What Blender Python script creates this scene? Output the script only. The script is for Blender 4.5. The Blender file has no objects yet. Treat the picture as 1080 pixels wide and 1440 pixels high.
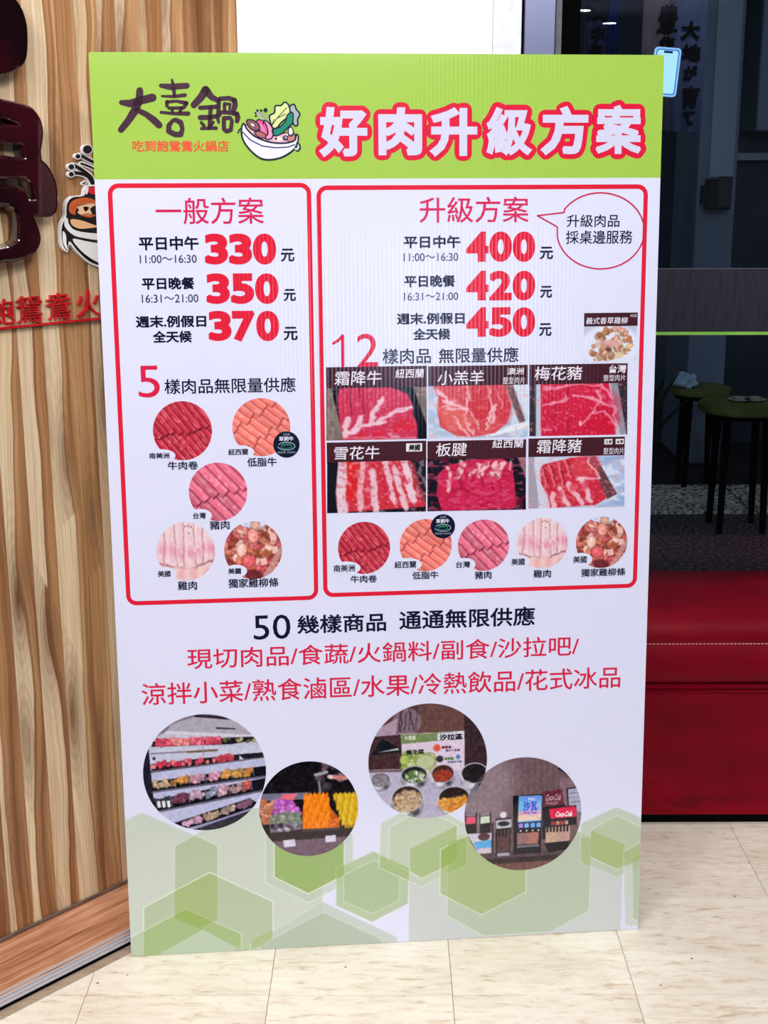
import bpy, bmesh, math, random
import numpy as np
from mathutils import Vector, Matrix, Euler
from mathutils.geometry import delaunay_2d_cdt
R = math.radians
S = bpy.context.scene
COL = S.collection

# ------------------------------------------------------------------ camera
FPX, PITCH, ROLL, HC = 1881.2, 0.2491, -0.0026, 1.3256      # solved from the floor tiles (30.48 cm) and the 90 x 150 board
cp, sp = math.cos(PITCH), math.sin(PITCH)
FW = np.array([0, cp, -sp]); _r = np.array([1., 0, 0]); _u = np.array([0, sp, cp])
RT = math.cos(ROLL)*_r + math.sin(ROLL)*_u
UP = -math.sin(ROLL)*_r + math.cos(ROLL)*_u
CAM = np.array([0, 0, HC])
cam = bpy.data.cameras.new('camera')
co = bpy.data.objects.new('camera', cam); COL.objects.link(co)
co.matrix_world = Matrix(((RT[0], UP[0], -FW[0], 0), (RT[1], UP[1], -FW[1], 0), (RT[2], UP[2], -FW[2], HC), (0, 0, 0, 1)))
cam.sensor_fit = 'VERTICAL'; cam.sensor_height = 24; cam.lens = 24*FPX/1440
cam.clip_start = 0.02; cam.clip_end = 100
S.camera = co
# ------------------------------------------------------------------ world, lights, exposure
S.view_settings.view_transform = 'Standard'; S.view_settings.look = 'None'
S.view_settings.gamma = 1; S.view_settings.use_curve_mapping = False
S.view_settings.exposure = 0.24
w = bpy.data.worlds.new('world'); S.world = w; w.use_nodes = True
w.node_tree.nodes['Background'].inputs[0].default_value = (0.80, 0.87, 1.0, 1)
w.node_tree.nodes['Background'].inputs[1].default_value = 0.22
def area(name, loc, target, sx, sy, power, col):
    l = bpy.data.lights.new(name, 'AREA'); l.shape = 'RECTANGLE'; l.size = sx; l.size_y = sy
    l.energy = power; l.color = col
    o = bpy.data.objects.new(name, l); COL.objects.link(o)
    o.location = loc
    d = Vector(target)-Vector(loc); o.rotation_euler = d.to_track_quat('-Z', 'Y').to_euler()
    return o
area('ceiling_panel_light', (-0.95, 0.35, 2.86), (-0.55, 1.6, 0), 0.5, 0.5, 34, (1.0, 0.97, 0.95))
area('ceiling_panel_light', (0.75, 0.55, 2.86), (0.25, 1.9, 0), 0.4, 0.4, 24, (0.95, 0.96, 1.0))
area('ceiling_panel_light', (-0.1, -1.55, 2.86), (0, 2.2, 0.1), 2.6, 1.0, 136, (0.94, 0.97, 1.0))
area('wall_washer_light', (0.02, 2.26, 2.8), (0.05, 2.5, 1.7), 0.6, 0.2, 12, (1.0, 0.98, 0.96))
area('outside_fill_light', (0.9, 3.9, 2.8), (1.3, 5.2, 0.4), 1.2, 1.2, 2.1, (0.62, 0.76, 1.0))  # added fill that lifts the dark scene outside
area('banner_fill_light', (0.8, 3.02, 2.85), (0.75, 3.5, 1.5), 0.8, 0.1, 1.6, (0.75, 0.82, 1.0))  # added fill aimed at the banners, not an actual lamp

# ------------------------------------------------------------------ helpers
def lin(c):
    a = np.asarray(c, float)/255.
    return np.where(a <= 0.04045, a/12.92, ((a+0.055)/1.055)**2.4)
def L4(c): v = lin(c); return (float(v[0]), float(v[1]), float(v[2]), 1)
def ray(x, y): return FW*FPX + RT*(x-540) - UP*(y-720)
def on_plane(x, y, P0, n):
    d = ray(x, y); return CAM + d*(((P0-CAM)@n)/(d@n))
def onY(x, y, Y): return on_plane(x, y, np.array([0, Y, 0.]), np.array([0, 1., 0]))
def onZ(x, y, Z): return on_plane(x, y, np.array([0, 0, float(Z)]), np.array([0, 0, 1.]))

class Frame:                       # a flat surface standing in the room: s along it, t up it, local y into it
    def __init__(s, origin, ang, lean=0):
        s.o = np.array(origin, float); s.ang = ang; s.lean = lean
        s.e = np.array([math.cos(ang), math.sin(ang), 0]); h = np.array([-math.sin(ang), math.cos(ang), 0])
        s.u = math.cos(lean)*np.array([0, 0, 1.]) + math.sin(lean)*h
        s.n = np.cross(s.e, s.u)   # out of the surface towards the camera side
    def st(s, x, y, out=0.0):
        P = on_plane(x, y, s.o+s.n*out, s.n)-s.o
        return float(P@s.e), float(P@s.u)
    def sts(s, xs, ys, out=0.0):
        D = FW*FPX + RT*(np.asarray(xs)[..., None]-540) - UP*(np.asarray(ys)[..., None]-720)
        k = ((s.o+s.n*out-CAM)@s.n)/(D@s.n)
        P = CAM + D*k[..., None] - s.o
        return P@s.e, P@s.u
    def place(s, o):
        o.location = s.o; o.rotation_euler = (-s.lean, 0, s.ang)

def tag(o, label=None, cat=None, group=None, kind=None):
    if label: o['label'] = label
    if cat: o['category'] = cat
    if group: o['group'] = group
    if kind: o['kind'] = kind
    return o
def link(name, me, mat=None, parent=None):
    o = bpy.data.objects.new(name, me); COL.objects.link(o)
    if mat is not None and me is not None and not me.materials: me.materials.append(mat)
    if parent is not None: o.parent = parent
    return o
def empty(name, loc=(0, 0, 0), rz=0):
    o = bpy.data.objects.new(name, None); COL.objects.link(o); o.location = loc; o.rotation_euler = (0, 0, rz); o.empty_display_size = .05
    return o
def bm_obj(name, bm, mat, parent=None, smooth=False):
    me = bpy.data.meshes.new(name); bm.normal_update(); bm.to_mesh(me); bm.free()
    if smooth:
        for p in me.polygons: p.use_smooth = True
    return link(name, me, mat, parent)
def add_box(bm, x0, x1, y0, y1, z0, z1, bevel=0, seg=2):
    r = bmesh.ops.create_cube(bm, size=1); vs = r['verts']
    for v in vs:
        v.co = Vector(((x0+x1)/2+v.co.x*(x1-x0), (y0+y1)/2+v.co.y*(y1-y0), (z0+z1)/2+v.co.z*(z1-z0)))
    if bevel:
        es = list({e for v in vs for e in v.link_edges})
        bmesh.ops.bevel(bm, geom=es, offset=bevel, segments=seg, profile=.5, affect='EDGES')
def box(name, x0, x1, y0, y1, z0, z1, mat, parent=None, bevel=0, seg=2, smooth=False):
    bm = bmesh.new(); add_box(bm, x0, x1, y0, y1, z0, z1, bevel, seg)
    return bm_obj(name, bm, mat, parent, smooth)
def add_cyl(bm, p0, p1, r0, r1=None, n=16):
    p0 = Vector(p0); p1 = Vector(p1); d = p1-p0; r1 = r0 if r1 is None else r1
    m = Matrix.Translation((p0+p1)/2) @ d.to_track_quat('Z', 'Y').to_matrix().to_4x4()
    bmesh.ops.create_cone(bm, cap_ends=True, segments=n, radius1=r0, radius2=r1, depth=d.length, matrix=m)

# ------------------------------------------------------------------ materials
def mat(name, col=(128, 128, 128), rough=.5, metal=0, spec=.5, coat=0):
    m = bpy.data.materials.new(name); m.use_nodes = True
    b = m.node_tree.nodes['Principled BSDF']
    b.inputs['Base Color'].default_value = L4(col); b.inputs['Roughness'].default_value = rough
    b.inputs['Metallic'].default_value = metal; b.inputs['Specular IOR Level'].default_value = spec
    b.inputs['Coat Weight'].default_value = coat
    return m
def N(m, t, **k):
    n = m.node_tree.nodes.new(t)
    for a, v in k.items(): setattr(n, a, v)
    return n
def LK(m, a, b): m.node_tree.links.new(a, b)
def bsdf(m): return m.node_tree.nodes['Principled BSDF']
def math_n(m, op, a, b=None, c=None, clamp=False):
    n = N(m, 'ShaderNodeMath', operation=op); n.use_clamp = clamp
    for i, v in enumerate((a, b, c)):
        if v is None: continue
        if hasattr(v, 'links'): LK(m, v, n.inputs[i])
        else: n.inputs[i].default_value = v
    return n.outputs[0]
def ramp(m, fac, stops, interp='LINEAR'):
    n = N(m, 'ShaderNodeValToRGB'); n.color_ramp.interpolation = interp
    el = n.color_ramp.elements
    while len(el) < len(stops): el.new(.5)
    for e, (p, c) in zip(el, stops): e.position = p; e.color = L4(c) if max(c) > 1 else (*c, 1)
    LK(m, fac, n.inputs[0]); return n.outputs[0]
def mixc(m, fac, a, b, mode='MIX'):
    n = N(m, 'ShaderNodeMix', data_type='RGBA', blend_type=mode)
    if hasattr(fac, 'links'): LK(m, fac, n.inputs[0])
    else: n.inputs[0].default_value = fac
    for i, v in ((6, a), (7, b)):
        if hasattr(v, 'links'): LK(m, v, n.inputs[i])
        else: n.inputs[i].default_value = L4(v)
    return n.outputs[2]
def noise(m, vec, scale, detail=3, rough=.5, dist=0, dim='3D'):
    n = N(m, 'ShaderNodeTexNoise', noise_dimensions=dim)
    n.inputs['Scale'].default_value = scale; n.inputs['Detail'].default_value = detail
    n.inputs['Roughness'].default_value = rough; n.inputs['Distortion'].default_value = dist
    if vec is not None: LK(m, vec, n.inputs['Vector'])
    return n.outputs['Fac']
def mapping(m, vec, scale=(1, 1, 1), rot=(0, 0, 0), loc=(0, 0, 0)):
    n = N(m, 'ShaderNodeMapping'); n.inputs['Scale'].default_value = scale
    n.inputs['Rotation'].default_value = rot; n.inputs['Location'].default_value = loc
    LK(m, vec, n.inputs['Vector']); return n.outputs[0]
def bump(m, h, strength, dist):
    n = N(m, 'ShaderNodeBump'); n.inputs['Strength'].default_value = strength; n.inputs['Distance'].default_value = dist
    LK(m, h, n.inputs['Height']); LK(m, n.outputs[0], bsdf(m).inputs['Normal']); return n
def objco(m): return N(m, 'ShaderNodeTexCoord').outputs['Object']

# printed corrugated plastic: colours come with the print, fine vertical flutes in the relief
M_print = mat('printed_corrugated_plastic', (230, 230, 245), .11, spec=.45)
a = N(M_print, 'ShaderNodeAttribute', attribute_name='Col')
LK(M_print, a.outputs['Color'], bsdf(M_print).inputs['Base Color'])
sx = N(M_print, 'ShaderNodeSeparateXYZ'); LK(M_print, objco(M_print), sx.inputs[0])
flute = math_n(M_print, 'SINE', math_n(M_print, 'MULTIPLY', sx.outputs[0], 2*math.pi/0.0066))
flute = math_n(M_print, 'POWER', math_n(M_print, 'MULTIPLY_ADD', flute, .5, .5), 3.0)
nz = noise(M_print, mapping(M_print, objco(M_print), (1, 1, .12)), 60, 2)
hgt = math_n(M_print, 'MULTIPLY_ADD', nz, .5, flute)
bump(M_print, hgt, .15, .0005)

M_edge = mat('board_edge', (200, 215, 190), .5)

def wood_mat():
    m = mat('teak_veneer', rough=.36, spec=.4)
    oc = objco(m); s = N(m, 'ShaderNodeSeparateXYZ'); LK(m, oc, s.inputs[0])
    rnd = N(m, 'ShaderNodeObjectInfo').outputs['Random']
    z = math_n(m, 'MULTIPLY_ADD', rnd, 37.0, s.outputs[2])
    def vec(x, k): c = N(m, 'ShaderNodeCombineXYZ'); LK(m, x, c.inputs[0]); LK(m, math_n(m, 'MULTIPLY', rnd, k), c.inputs[1]); LK(m, z, c.inputs[2]); return c.outputs[0]
    v = vec(s.outputs[0], 11.)
    # knots pull the grain aside
    vor = N(m, 'ShaderNodeTexVoronoi'); vor.inputs['Scale'].default_value = 1; LK(m, mapping(m, v, (19, 1, 3.4)), vor.inputs['Vector'])
    kd = math_n(m, 'POWER', math_n(m, 'SUBTRACT', 1.0, math_n(m, 'MULTIPLY', vor.outputs['Distance'], 1.15), clamp=True), 3.0)
    vc = N(m, 'ShaderNodeSeparateColor'); LK(m, vor.outputs['Color'], vc.inputs[0])
    kd = math_n(m, 'MULTIPLY', kd, math_n(m, 'GREATER_THAN', vc.outputs[0], .3))
    warp = noise(m, mapping(m, v, (4, 1, 1.7)), 1.0, 2, .5)
    warp2 = noise(m, mapping(m, v, (9, 1, 7)), 1.0, 2, .5)
    xw = math_n(m, 'ADD', s.outputs[0], math_n(m, 'MULTIPLY', math_n(m, 'SUBTRACT', warp, .5), .07))
    xw = math_n(m, 'ADD', xw, math_n(m, 'MULTIPLY', math_n(m, 'SUBTRACT', warp2, .5), .012))
    xw = math_n(m, 'MULTIPLY_ADD', kd, .016, xw)
    g0 = noise(m, mapping(m, vec(xw, 5.), (34, 1, .5)), 1, 2, .5)
    g1 = noise(m, mapping(m, vec(xw, 7.), (120, 1, .9)), 1, 3, .6)
    g2 = noise(m, mapping(m, vec(xw, 7.), (420, 1, 4.5)), 1, 3, .6)
    heart = ramp(m, g0, [(.30, (158, 112, 78)), (.44, (190, 146, 104)), (.56, (214, 170, 124)), (.74, (232, 196, 150))])
    heart = mixc(m, .85, heart, ramp(m, g1, [(.30, (188, 168, 152)), (.46, (240, 232, 224)), (.6, (255, 255, 255))]), 'MULTIPLY')
    sap = ramp(m, g1, [(.3, (234, 208, 170)), (.6, (248, 230, 198))])
    r2 = N(m, 'ShaderNodeTexWhiteNoise', noise_dimensions='1D'); LK(m, rnd, r2.inputs['W'])
    pos = math_n(m, 'MULTIPLY_ADD', r2.outputs['Value'], .058, -.050)
    q = math_n(m, 'SUBTRACT', xw, pos)
    mask = math_n(m, 'MULTIPLY', math_n(m, 'ADD', q, .0006), 900., clamp=True)
    col = mixc(m, mask, sap, heart)
    rim = math_n(m, 'SUBTRACT', 1.0, math_n(m, 'MULTIPLY', math_n(m, 'ABSOLUTE', math_n(m, 'SUBTRACT', q, .0022)), 340.), clamp=True)
    col = mixc(m, math_n(m, 'MULTIPLY', rim, .5), col, (138, 96, 64))
    col = mixc(m, math_n(m, 'MULTIPLY', kd, 1.1, clamp=True), col, (116, 76, 50))
    ring = math_n(m, 'MULTIPLY', math_n(m, 'MULTIPLY_ADD', math_n(m, 'SINE', math_n(m, 'MULTIPLY', vor.outputs['Distance'], 70.)), .5, .5), math_n(m, 'POWER', kd, .5))
    col = mixc(m, math_n(m, 'MULTIPLY', ring, .35), col, (120, 82, 54))
    fine = ramp(m, g2, [(.3, (206, 192, 180)), (.6, (255, 255, 255))])
    col = mixc(m, .7, col, fine, 'MULTIPLY')
    tone = ramp(m, rnd, [(0, (220, 204, 196)), (.4, (250, 242, 236)), (.7, (255, 252, 246)), (1, (226, 206, 188))])
    col = mixc(m, 1., col, tone, 'MULTIPLY')
    LK(m, col, bsdf(m).inputs['Base Color'])
    bump(m, g2, .12, .0006)
    return m
M_wood = wood_mat()

def plank_mat():
    m = mat('red_brown_wood', rough=.45, spec=.4)
    oc = objco(m)
    w1 = noise(m, mapping(m, oc, (1.2, 14, 14)), 1, 2)
    v = N(m, 'ShaderNodeVectorMath', operation='ADD'); LK(m, mapping(m, oc, (3.5, 60, 60)), v.inputs[0])
    cc = N(m, 'ShaderNodeCombineXYZ'); LK(m, math_n(m, 'MULTIPLY', w1, 5.), cc.inputs[1]); LK(m, cc.outputs[0], v.inputs[1])
    g = noise(m, v.outputs[0], 1.2, 5, .6, .4)
    col = ramp(m, g, [(.3, (158, 100, 72)), (.42, (194, 132, 98)), (.55, (216, 158, 122)), (.75, (230, 180, 142))])
    g2 = noise(m, mapping(m, oc, (12, 420, 420)), 1, 2, .6)
    col = mixc(m, .7, col, ramp(m, g2, [(.35, (190, 176, 166)), (.55, (255, 255, 255))]), 'MULTIPLY')
    LK(m, col, bsdf(m).inputs['Base Color']); bump(m, g2, .2, .0005)
    return m
M_plank = plank_mat()

def tile_mat(base, lo, name):
    m = mat(name, rough=.30, spec=.45)
    geo = N(m, 'ShaderNodeNewGeometry').outputs['Position']
    rnd = N(m, 'ShaderNodeObjectInfo').outputs['Random']
    c = N(m, 'ShaderNodeCombineXYZ'); LK(m, math_n(m, 'MULTIPLY', rnd, 30.), c.inputs[2])
    v = N(m, 'ShaderNodeVectorMath', operation='ADD'); LK(m, geo, v.inputs[0]); LK(m, c.outputs[0], v.inputs[1])
    v = v.outputs[0]
    n1 = noise(m, mapping(m, v, (20, 75, 8)), 1, 4, .62, .5)
    n2 = noise(m, mapping(m, v, (45, 190, 8), rot=(0, 0, .15)), 1, 3, .6, .3)
    n3 = noise(m, mapping(m, v, (4, 9, 8)), 1, 2)
    col = ramp(m, n1, [(.30, lo), (.40, tuple((np.array(lo)+3*np.array(base))/4)), (.52, base), (.75, tuple(np.minimum(255, np.array(base)+8)))])
    col = mixc(m, ramp(m, n2, [(.27, (1., 1., 1.)), (.34, (0., 0., 0.))]), col, lo)
    col = mixc(m, .5, col, ramp(m, n3, [(.3, (232, 226, 218)), (.6, (255, 255, 255))]), 'MULTIPLY')
    vor = N(m, 'ShaderNodeTexVoronoi'); vor.inputs['Scale'].default_value = 14; LK(m, v, vor.inputs['Vector'])
    speck = math_n(m, 'LESS_THAN', vor.outputs['Distance'], .035)
    col = mixc(m, math_n(m, 'MULTIPLY', speck, .75), col, (80, 62, 48))
    LK(m, col, bsdf(m).inputs['Base Color'])
    LK(m, math_n(m, 'MULTIPLY_ADD', n3, .25, .2), bsdf(m).inputs['Roughness'])
    return m
M_tile = tile_mat((250, 242, 226), (216, 194, 164), 'cream_marbled_vinyl_tile')
M_strip = tile_mat((186, 168, 146), (140, 120, 98), 'beige_border_strip')
M_joint = mat('tile_joint', (92, 78, 66), .8)
M_white = mat('white_wall_paint', (246, 243, 240), .55)
_n = noise(M_white, mapping(M_white, objco(M_white), (3, 3, 1.2)), 2, 3)
LK(M_white, ramp(M_white, _n, [(.35, (240, 234, 226)), (.6, (250, 248, 247))]), bsdf(M_white).inputs['Base Color'])
M_white2 = mat('cool_white_panel', (226, 228, 240), .5)
_n = noise(M_white2, mapping(M_white2, objco(M_white2), (1, 1, 1)), 60, 2)
LK(M_white2, ramp(M_white2, _n, [(.3, (218, 221, 234)), (.7, (234, 236, 246))]), bsdf(M_white2).inputs['Base Color'])
M_steel = mat('brushed_steel', (100, 101, 122), .28, 1)
_n = noise(M_steel, mapping(M_steel, objco(M_steel), (900, 900, 2)), 1, 2)
bump(M_steel, _n, .12, .0003)
M_alu = mat('ribbed_aluminium', (214, 210, 218), .45, .5)
_n = noise(M_alu, mapping(M_alu, objco(M_alu), (30, 700, 700)), 1, 2); bump(M_alu, _n, .1, .0003)
M_black = mat('matt_black', (5, 5, 6), .75, spec=.05)
_n = noise(M_black, objco(M_black), 40, 2); bump(M_black, _n, .1, .0005)
M_mat = mat('dark_unseen_mat', (16, 14, 16), .95, spec=.1)
_n = noise(M_mat, objco(M_mat), 300, 2); LK(M_mat, ramp(M_mat, _n, [(.4, (6, 5, 7)), (.7, (30, 28, 32))]), bsdf(M_mat).inputs['Base Color'])
M_ceil = mat('ceiling_paint', (205, 205, 210), .8)
_n = noise(M_ceil, objco(M_ceil), 4, 2); LK(M_ceil, ramp(M_ceil, _n, [(.3, (198, 198, 204)), (.7, (212, 212, 216))]), bsdf(M_ceil).inputs['Base Color'])
M_rear = mat('dark_rear_wall', (34, 36, 44), .8)
_n = noise(M_rear, objco(M_rear), 3, 2); LK(M_rear, ramp(M_rear, _n, [(.3, (28, 30, 38)), (.7, (40, 42, 50))]), bsdf(M_rear).inputs['Base Color'])

def leather():
    m = mat('red_leatherette', rough=.42, spec=.1)
    oc = objco(m)
    n1 = noise(m, mapping(m, oc, (2, 3, 4)), 1.5, 3)
    n2 = noise(m, mapping(m, oc, (9, 9, 24)), 1, 4, .65)
    col = ramp(m, n1, [(.3, (108, 0, 20)), (.7, (142, 1, 28))])
    s = N(m, 'ShaderNodeSeparateXYZ'); LK(m, oc, s.inputs[0])
    low = math_n(m, 'SUBTRACT', 1., math_n(m, 'MULTIPLY', s.outputs[2], 9.), clamp=True)     # scuffs from shoes near the foot
    sc = math_n(m, 'MULTIPLY', low, ramp(m, n2, [(.5, (0., 0., 0.)), (.62, (1., 1., 1.))]))
    col = mixc(m, math_n(m, 'MULTIPLY', sc, .85), col, (50, 4, 14))
    LK(m, col, bsdf(m).inputs['Base Color'])
    f = noise(m, mapping(m, oc, (7, 7, 22)), 1, 2)
    f2 = noise(m, oc, 700, 2)
    bump(m, math_n(m, 'MULTIPLY_ADD', f2, .06, f), .35, .012)
    return m
M_leather = leather()
M_thread = mat('pale_pink_thread', (230, 150, 160), .6)
_n = noise(M_thread, objco(M_thread), 600, 1); bump(M_thread, _n, .2, .0004)

def attr_mat(name, rough=.4, coat=0, spec=.5):
    m = mat(name, rough=rough, coat=coat, spec=spec)
    a = N(m, 'ShaderNodeAttribute', attribute_name='Col'); LK(m, a.outputs['Color'], bsdf(m).inputs['Base Color'])
    n = noise(m, objco(m), 90, 2); LK(m, math_n(m, 'MULTIPLY_ADD', n, .08, rough-.04), bsdf(m).inputs['Roughness'])
    return m
M_plain = attr_mat('painted_surface', .45)
M_gloss = attr_mat('glossy_acrylic', .12, .5)
M_maroon = mat('maroon_acrylic', (38, 5, 14), .07, spec=.7, coat=.8)
_n = noise(M_maroon, mapping(M_maroon, objco(M_maroon), (9, 9, 9)), 1, 2)
LK(M_maroon, ramp(M_maroon, _n, [(.4, (22, 4, 9)), (.7, (58, 8, 20))]), bsdf(M_maroon).inputs['Base Color'])
M_redac = mat('red_acrylic', (200, 18, 30), .2, coat=.4)
_n = noise(M_redac, objco(M_redac), 20, 2); LK(M_redac, ramp(M_redac, _n, [(.3, (186, 14, 26)), (.7, (214, 24, 36))]), bsdf(M_redac).inputs['Base Color'])

def glass_mat(name, tint=(1, 1, 1)):
    m = bpy.data.materials.new(name); m.use_nodes = True
    nt = m.node_tree; nt.nodes.remove(nt.nodes['Principled BSDF'])
    tr = nt.nodes.new('ShaderNodeBsdfTransparent'); tr.inputs[0].default_value = (*tint, 1)
    gl = nt.nodes.new('ShaderNodeBsdfGlossy'); gl.inputs['Roughness'].default_value = 0.0
    fr = nt.nodes.new('ShaderNodeFresnel'); fr.inputs[0].default_value = 1.45
    mx = nt.nodes.new('ShaderNodeMixShader'); out = nt.nodes['Material Output']
    nt.links.new(fr.outputs[0], mx.inputs[0]); nt.links.new(tr.outputs[0], mx.inputs[1]); nt.links.new(gl.outputs[0], mx.inputs[2])
    nt.links.new(mx.outputs[0], out.inputs[0]); return m
M_glass = glass_mat('window_glass', (.9, .93, .95))
M_clear = glass_mat('clear_acrylic', (.97, .97, .97))
M_film = mat('frosted_dark_film', (62, 60, 72), .5, spec=.15)
_n = noise(M_film, mapping(M_film, objco(M_film), (120, 1, 14)), 1, 3)
LK(M_film, ramp(M_film, _n, [(.3, (40, 38, 49)), (.7, (52, 49, 60))]), bsdf(M_film).inputs['Base Color'])
M_lime = mat('lime_film', (140, 205, 80), .5)
_n = noise(M_lime, objco(M_lime), 30, 2); LK(M_lime, ramp(M_lime, _n, [(.3, (132, 198, 74)), (.7, (150, 212, 90))]), bsdf(M_lime).inputs['Base Color'])
def emit(name, col, st):
    m = bpy.data.materials.new(name); m.use_nodes = True; nt = m.node_tree
    nt.nodes.remove(nt.nodes['Principled BSDF']); e = nt.nodes.new('ShaderNodeEmission')
    e.inputs[0].default_value = L4(col); e.inputs[1].default_value = st
    nt.links.new(e.outputs[0], nt.nodes['Material Output'].inputs[0]); return m
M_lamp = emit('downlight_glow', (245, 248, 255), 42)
def noisy(name, c0, c1, scale, rough=.7, stretch=(1, 1, 1), detail=3):
    m = mat(name, c0, rough, spec=.3); n = noise(m, mapping(m, objco(m), stretch), scale, detail)
    LK(m, ramp(m, n, [(.35, c0), (.65, c1)]), bsdf(m).inputs['Base Color']); return m
M_granite = noisy('speckled_dark_paving', (14, 11, 14), (92, 86, 92), 70, .8, detail=1)
M_granite2 = noisy('speckled_grey_kerb', (60, 62, 60), (200, 202, 196), 60, .8, detail=1)
M_outfloor = noisy('dark_outer_paving', (14, 16, 20), (24, 26, 32), 3)
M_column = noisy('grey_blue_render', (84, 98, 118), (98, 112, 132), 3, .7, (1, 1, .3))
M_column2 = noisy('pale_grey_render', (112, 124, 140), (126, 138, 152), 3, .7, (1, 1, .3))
M_outwall = noisy('dark_navy_wall', (26, 36, 50), (36, 48, 64), 3)
M_cloth1 = noisy('slate_cloth', (44, 48, 76), (56, 60, 90), 5, .9, (1, 1, .2))
M_cloth2 = noisy('taupe_cloth', (92, 80, 90), (112, 98, 106), 5, .9, (1, 1, .2))
M_cloth3 = noisy('blue_grey_cloth', (74, 82, 116), (90, 98, 130), 5, .9, (1, 1, .2))
M_navy = noisy('navy_cloth', (14, 30, 78), (20, 40, 92), 5, .9, (1, 1, .2))
M_ink = noisy('brushed_ink', (3, 3, 8), (8, 8, 14), 40, .9)
M_olive = noisy('olive_table_top', (96, 102, 44), (66, 72, 30), 9, .5)
M_leaf = noisy('dark_leaf', (14, 24, 16), (24, 40, 24), 9, .5)
M_paleblue = noisy('pale_blue_cloth', (110, 140, 170), (150, 172, 190), 12, .8)

# ------------------------------------------------------------------ mesh from outlines
def smooth_pts(pts, n=6):
    P = [np.array(p, float) for p in pts]; out = []
    m = len(P)
    for i in range(m):
        p0, p1, p2, p3 = P[(i-1) % m], P[i], P[(i+1) % m], P[(i+2) % m]
        for k in range(n):
            t = k/n
            out.append(.5*((2*p1)+(-p0+p2)*t+(2*p0-5*p1+4*p2-p3)*t*t+(-p0+3*p1-3*p2+p3)*t**3))
    return out
def curve_mesh(loops, extrude=0, bevel=0, bres=2):
    """loops of (s,t) points (outer and holes) -> mesh in the local XZ plane, front towards -Y"""
    c = bpy.data.curves.new('c', 'CURVE'); c.dimensions = '2D'; c.fill_mode = 'BOTH' if extrude else 'FRONT'
    c.extrude = extrude; c.bevel_depth = bevel; c.bevel_resolution = bres
    for lp in loops:
        s = c.splines.new('POLY'); s.points.add(len(lp)-1); s.use_cyclic_u = True
        for p, q in zip(s.points, lp): p.co = (q[0], q[1], 0, 1)
    return curve_to_xz(c)
def curve_to_xz(c):
    o = bpy.data.objects.new('c', c); COL.objects.link(o)
    dg = bpy.context.evaluated_depsgraph_get(); dg.update()
    me = bpy.data.meshes.new_from_object(o.evaluated_get(dg))
    bpy.data.objects.remove(o); bpy.data.curves.remove(c)
    me.transform(Matrix(((1, 0, 0, 0), (0, 0, -1, 0), (0, 1, 0, 0), (0, 0, 0, 1))))
    me.materials.clear()
    return me
def set_col(me, rgb):
    a = me.color_attributes.new('Col', 'FLOAT_COLOR', 'POINT')
    v = np.tile(np.array([*lin(rgb), 1.0], np.float32), len(me.vertices)); a.data.foreach_set('color', v)

# the glyph meshes (flat): fill triangles and outline segments
_font_cache = {}
def glyphs(body):
    if body in _font_cache: return _font_cache[body]
    c = bpy.data.curves.new('f', 'FONT'); c.body = body; c.size = 1; c.resolution_u = 9 if body in '0123456789' else 3; c.fill_mode = 'FRONT'
    o = bpy.data.objects.new('f', c); COL.objects.link(o)
    dg = bpy.context.evaluated_depsgraph_get(); dg.update()
    me = bpy.data.meshes.new_from_object(o.evaluated_get(dg))
    V = np.array([v.co[:2] for v in me.vertices]); F = [tuple(p.vertices) for p in me.polygons]
    cnt = {}
    for f in F:
        for i in range(len(f)):
            k = tuple(sorted((f[i], f[(i+1) % len(f)]))); cnt[k] = cnt.get(k, 0)+1
    E = [k for k, n in cnt.items() if n == 1]
    bpy.data.objects.remove(o); bpy.data.curves.remove(c); bpy.data.meshes.remove(me)
    _font_cache[body] = (V, F, E); return V, F, E

class Print:
    """collects flat print (s,t,layer,colour) and builds one mesh on a frame"""
    def __init__(s): s.v = []; s.f = []; s.c = []
    def add(s, P, F, col, y):
        b = len(s.v)
        l = list(lin(col)) if np.ndim(col) == 1 else None
        for i, p in enumerate(P):
            s.v.append((p[0], y, p[1])); s.c.append(l if l is not None else list(col[i]))
        s.f += [tuple(b+i for i in f) for f in F]
    def build(s, name, parent, material=None):
        me = bpy.data.meshes.new(name); me.from_pydata(s.v, [], s.f)
        a = me.color_attributes.new('Col', 'FLOAT_COLOR', 'POINT')
        cc = np.ones((len(s.v), 4), np.float32); cc[:, :3] = np.array(s.c); a.data.foreach_set('color', cc.ravel())
        me.update()
        return link(name, me, material or M_print, parent)
LAY = 1.5e-4
def union(P, F):
    """one clean planar triangulation of overlapping pieces"""
    FF = []
    for f in F:
        A = sum(P[f[i]][0]*P[f[(i+1) % len(f)]][1]-P[f[(i+1) % len(f)]][0]*P[f[i]][1] for i in range(len(f)))
        if abs(A) < 1e-13: continue
        FF.append(tuple(f) if A > 0 else tuple(f)[::-1])
    r = delaunay_2d_cdt([Vector((float(p[0])*100, float(p[1])*100)) for p in P], [], FF, 1, 1e-5)
    return [(v.x/100, v.y/100) for v in r[0]], [tuple(f) for f, o in zip(r[2], r[5]) if o]
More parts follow.
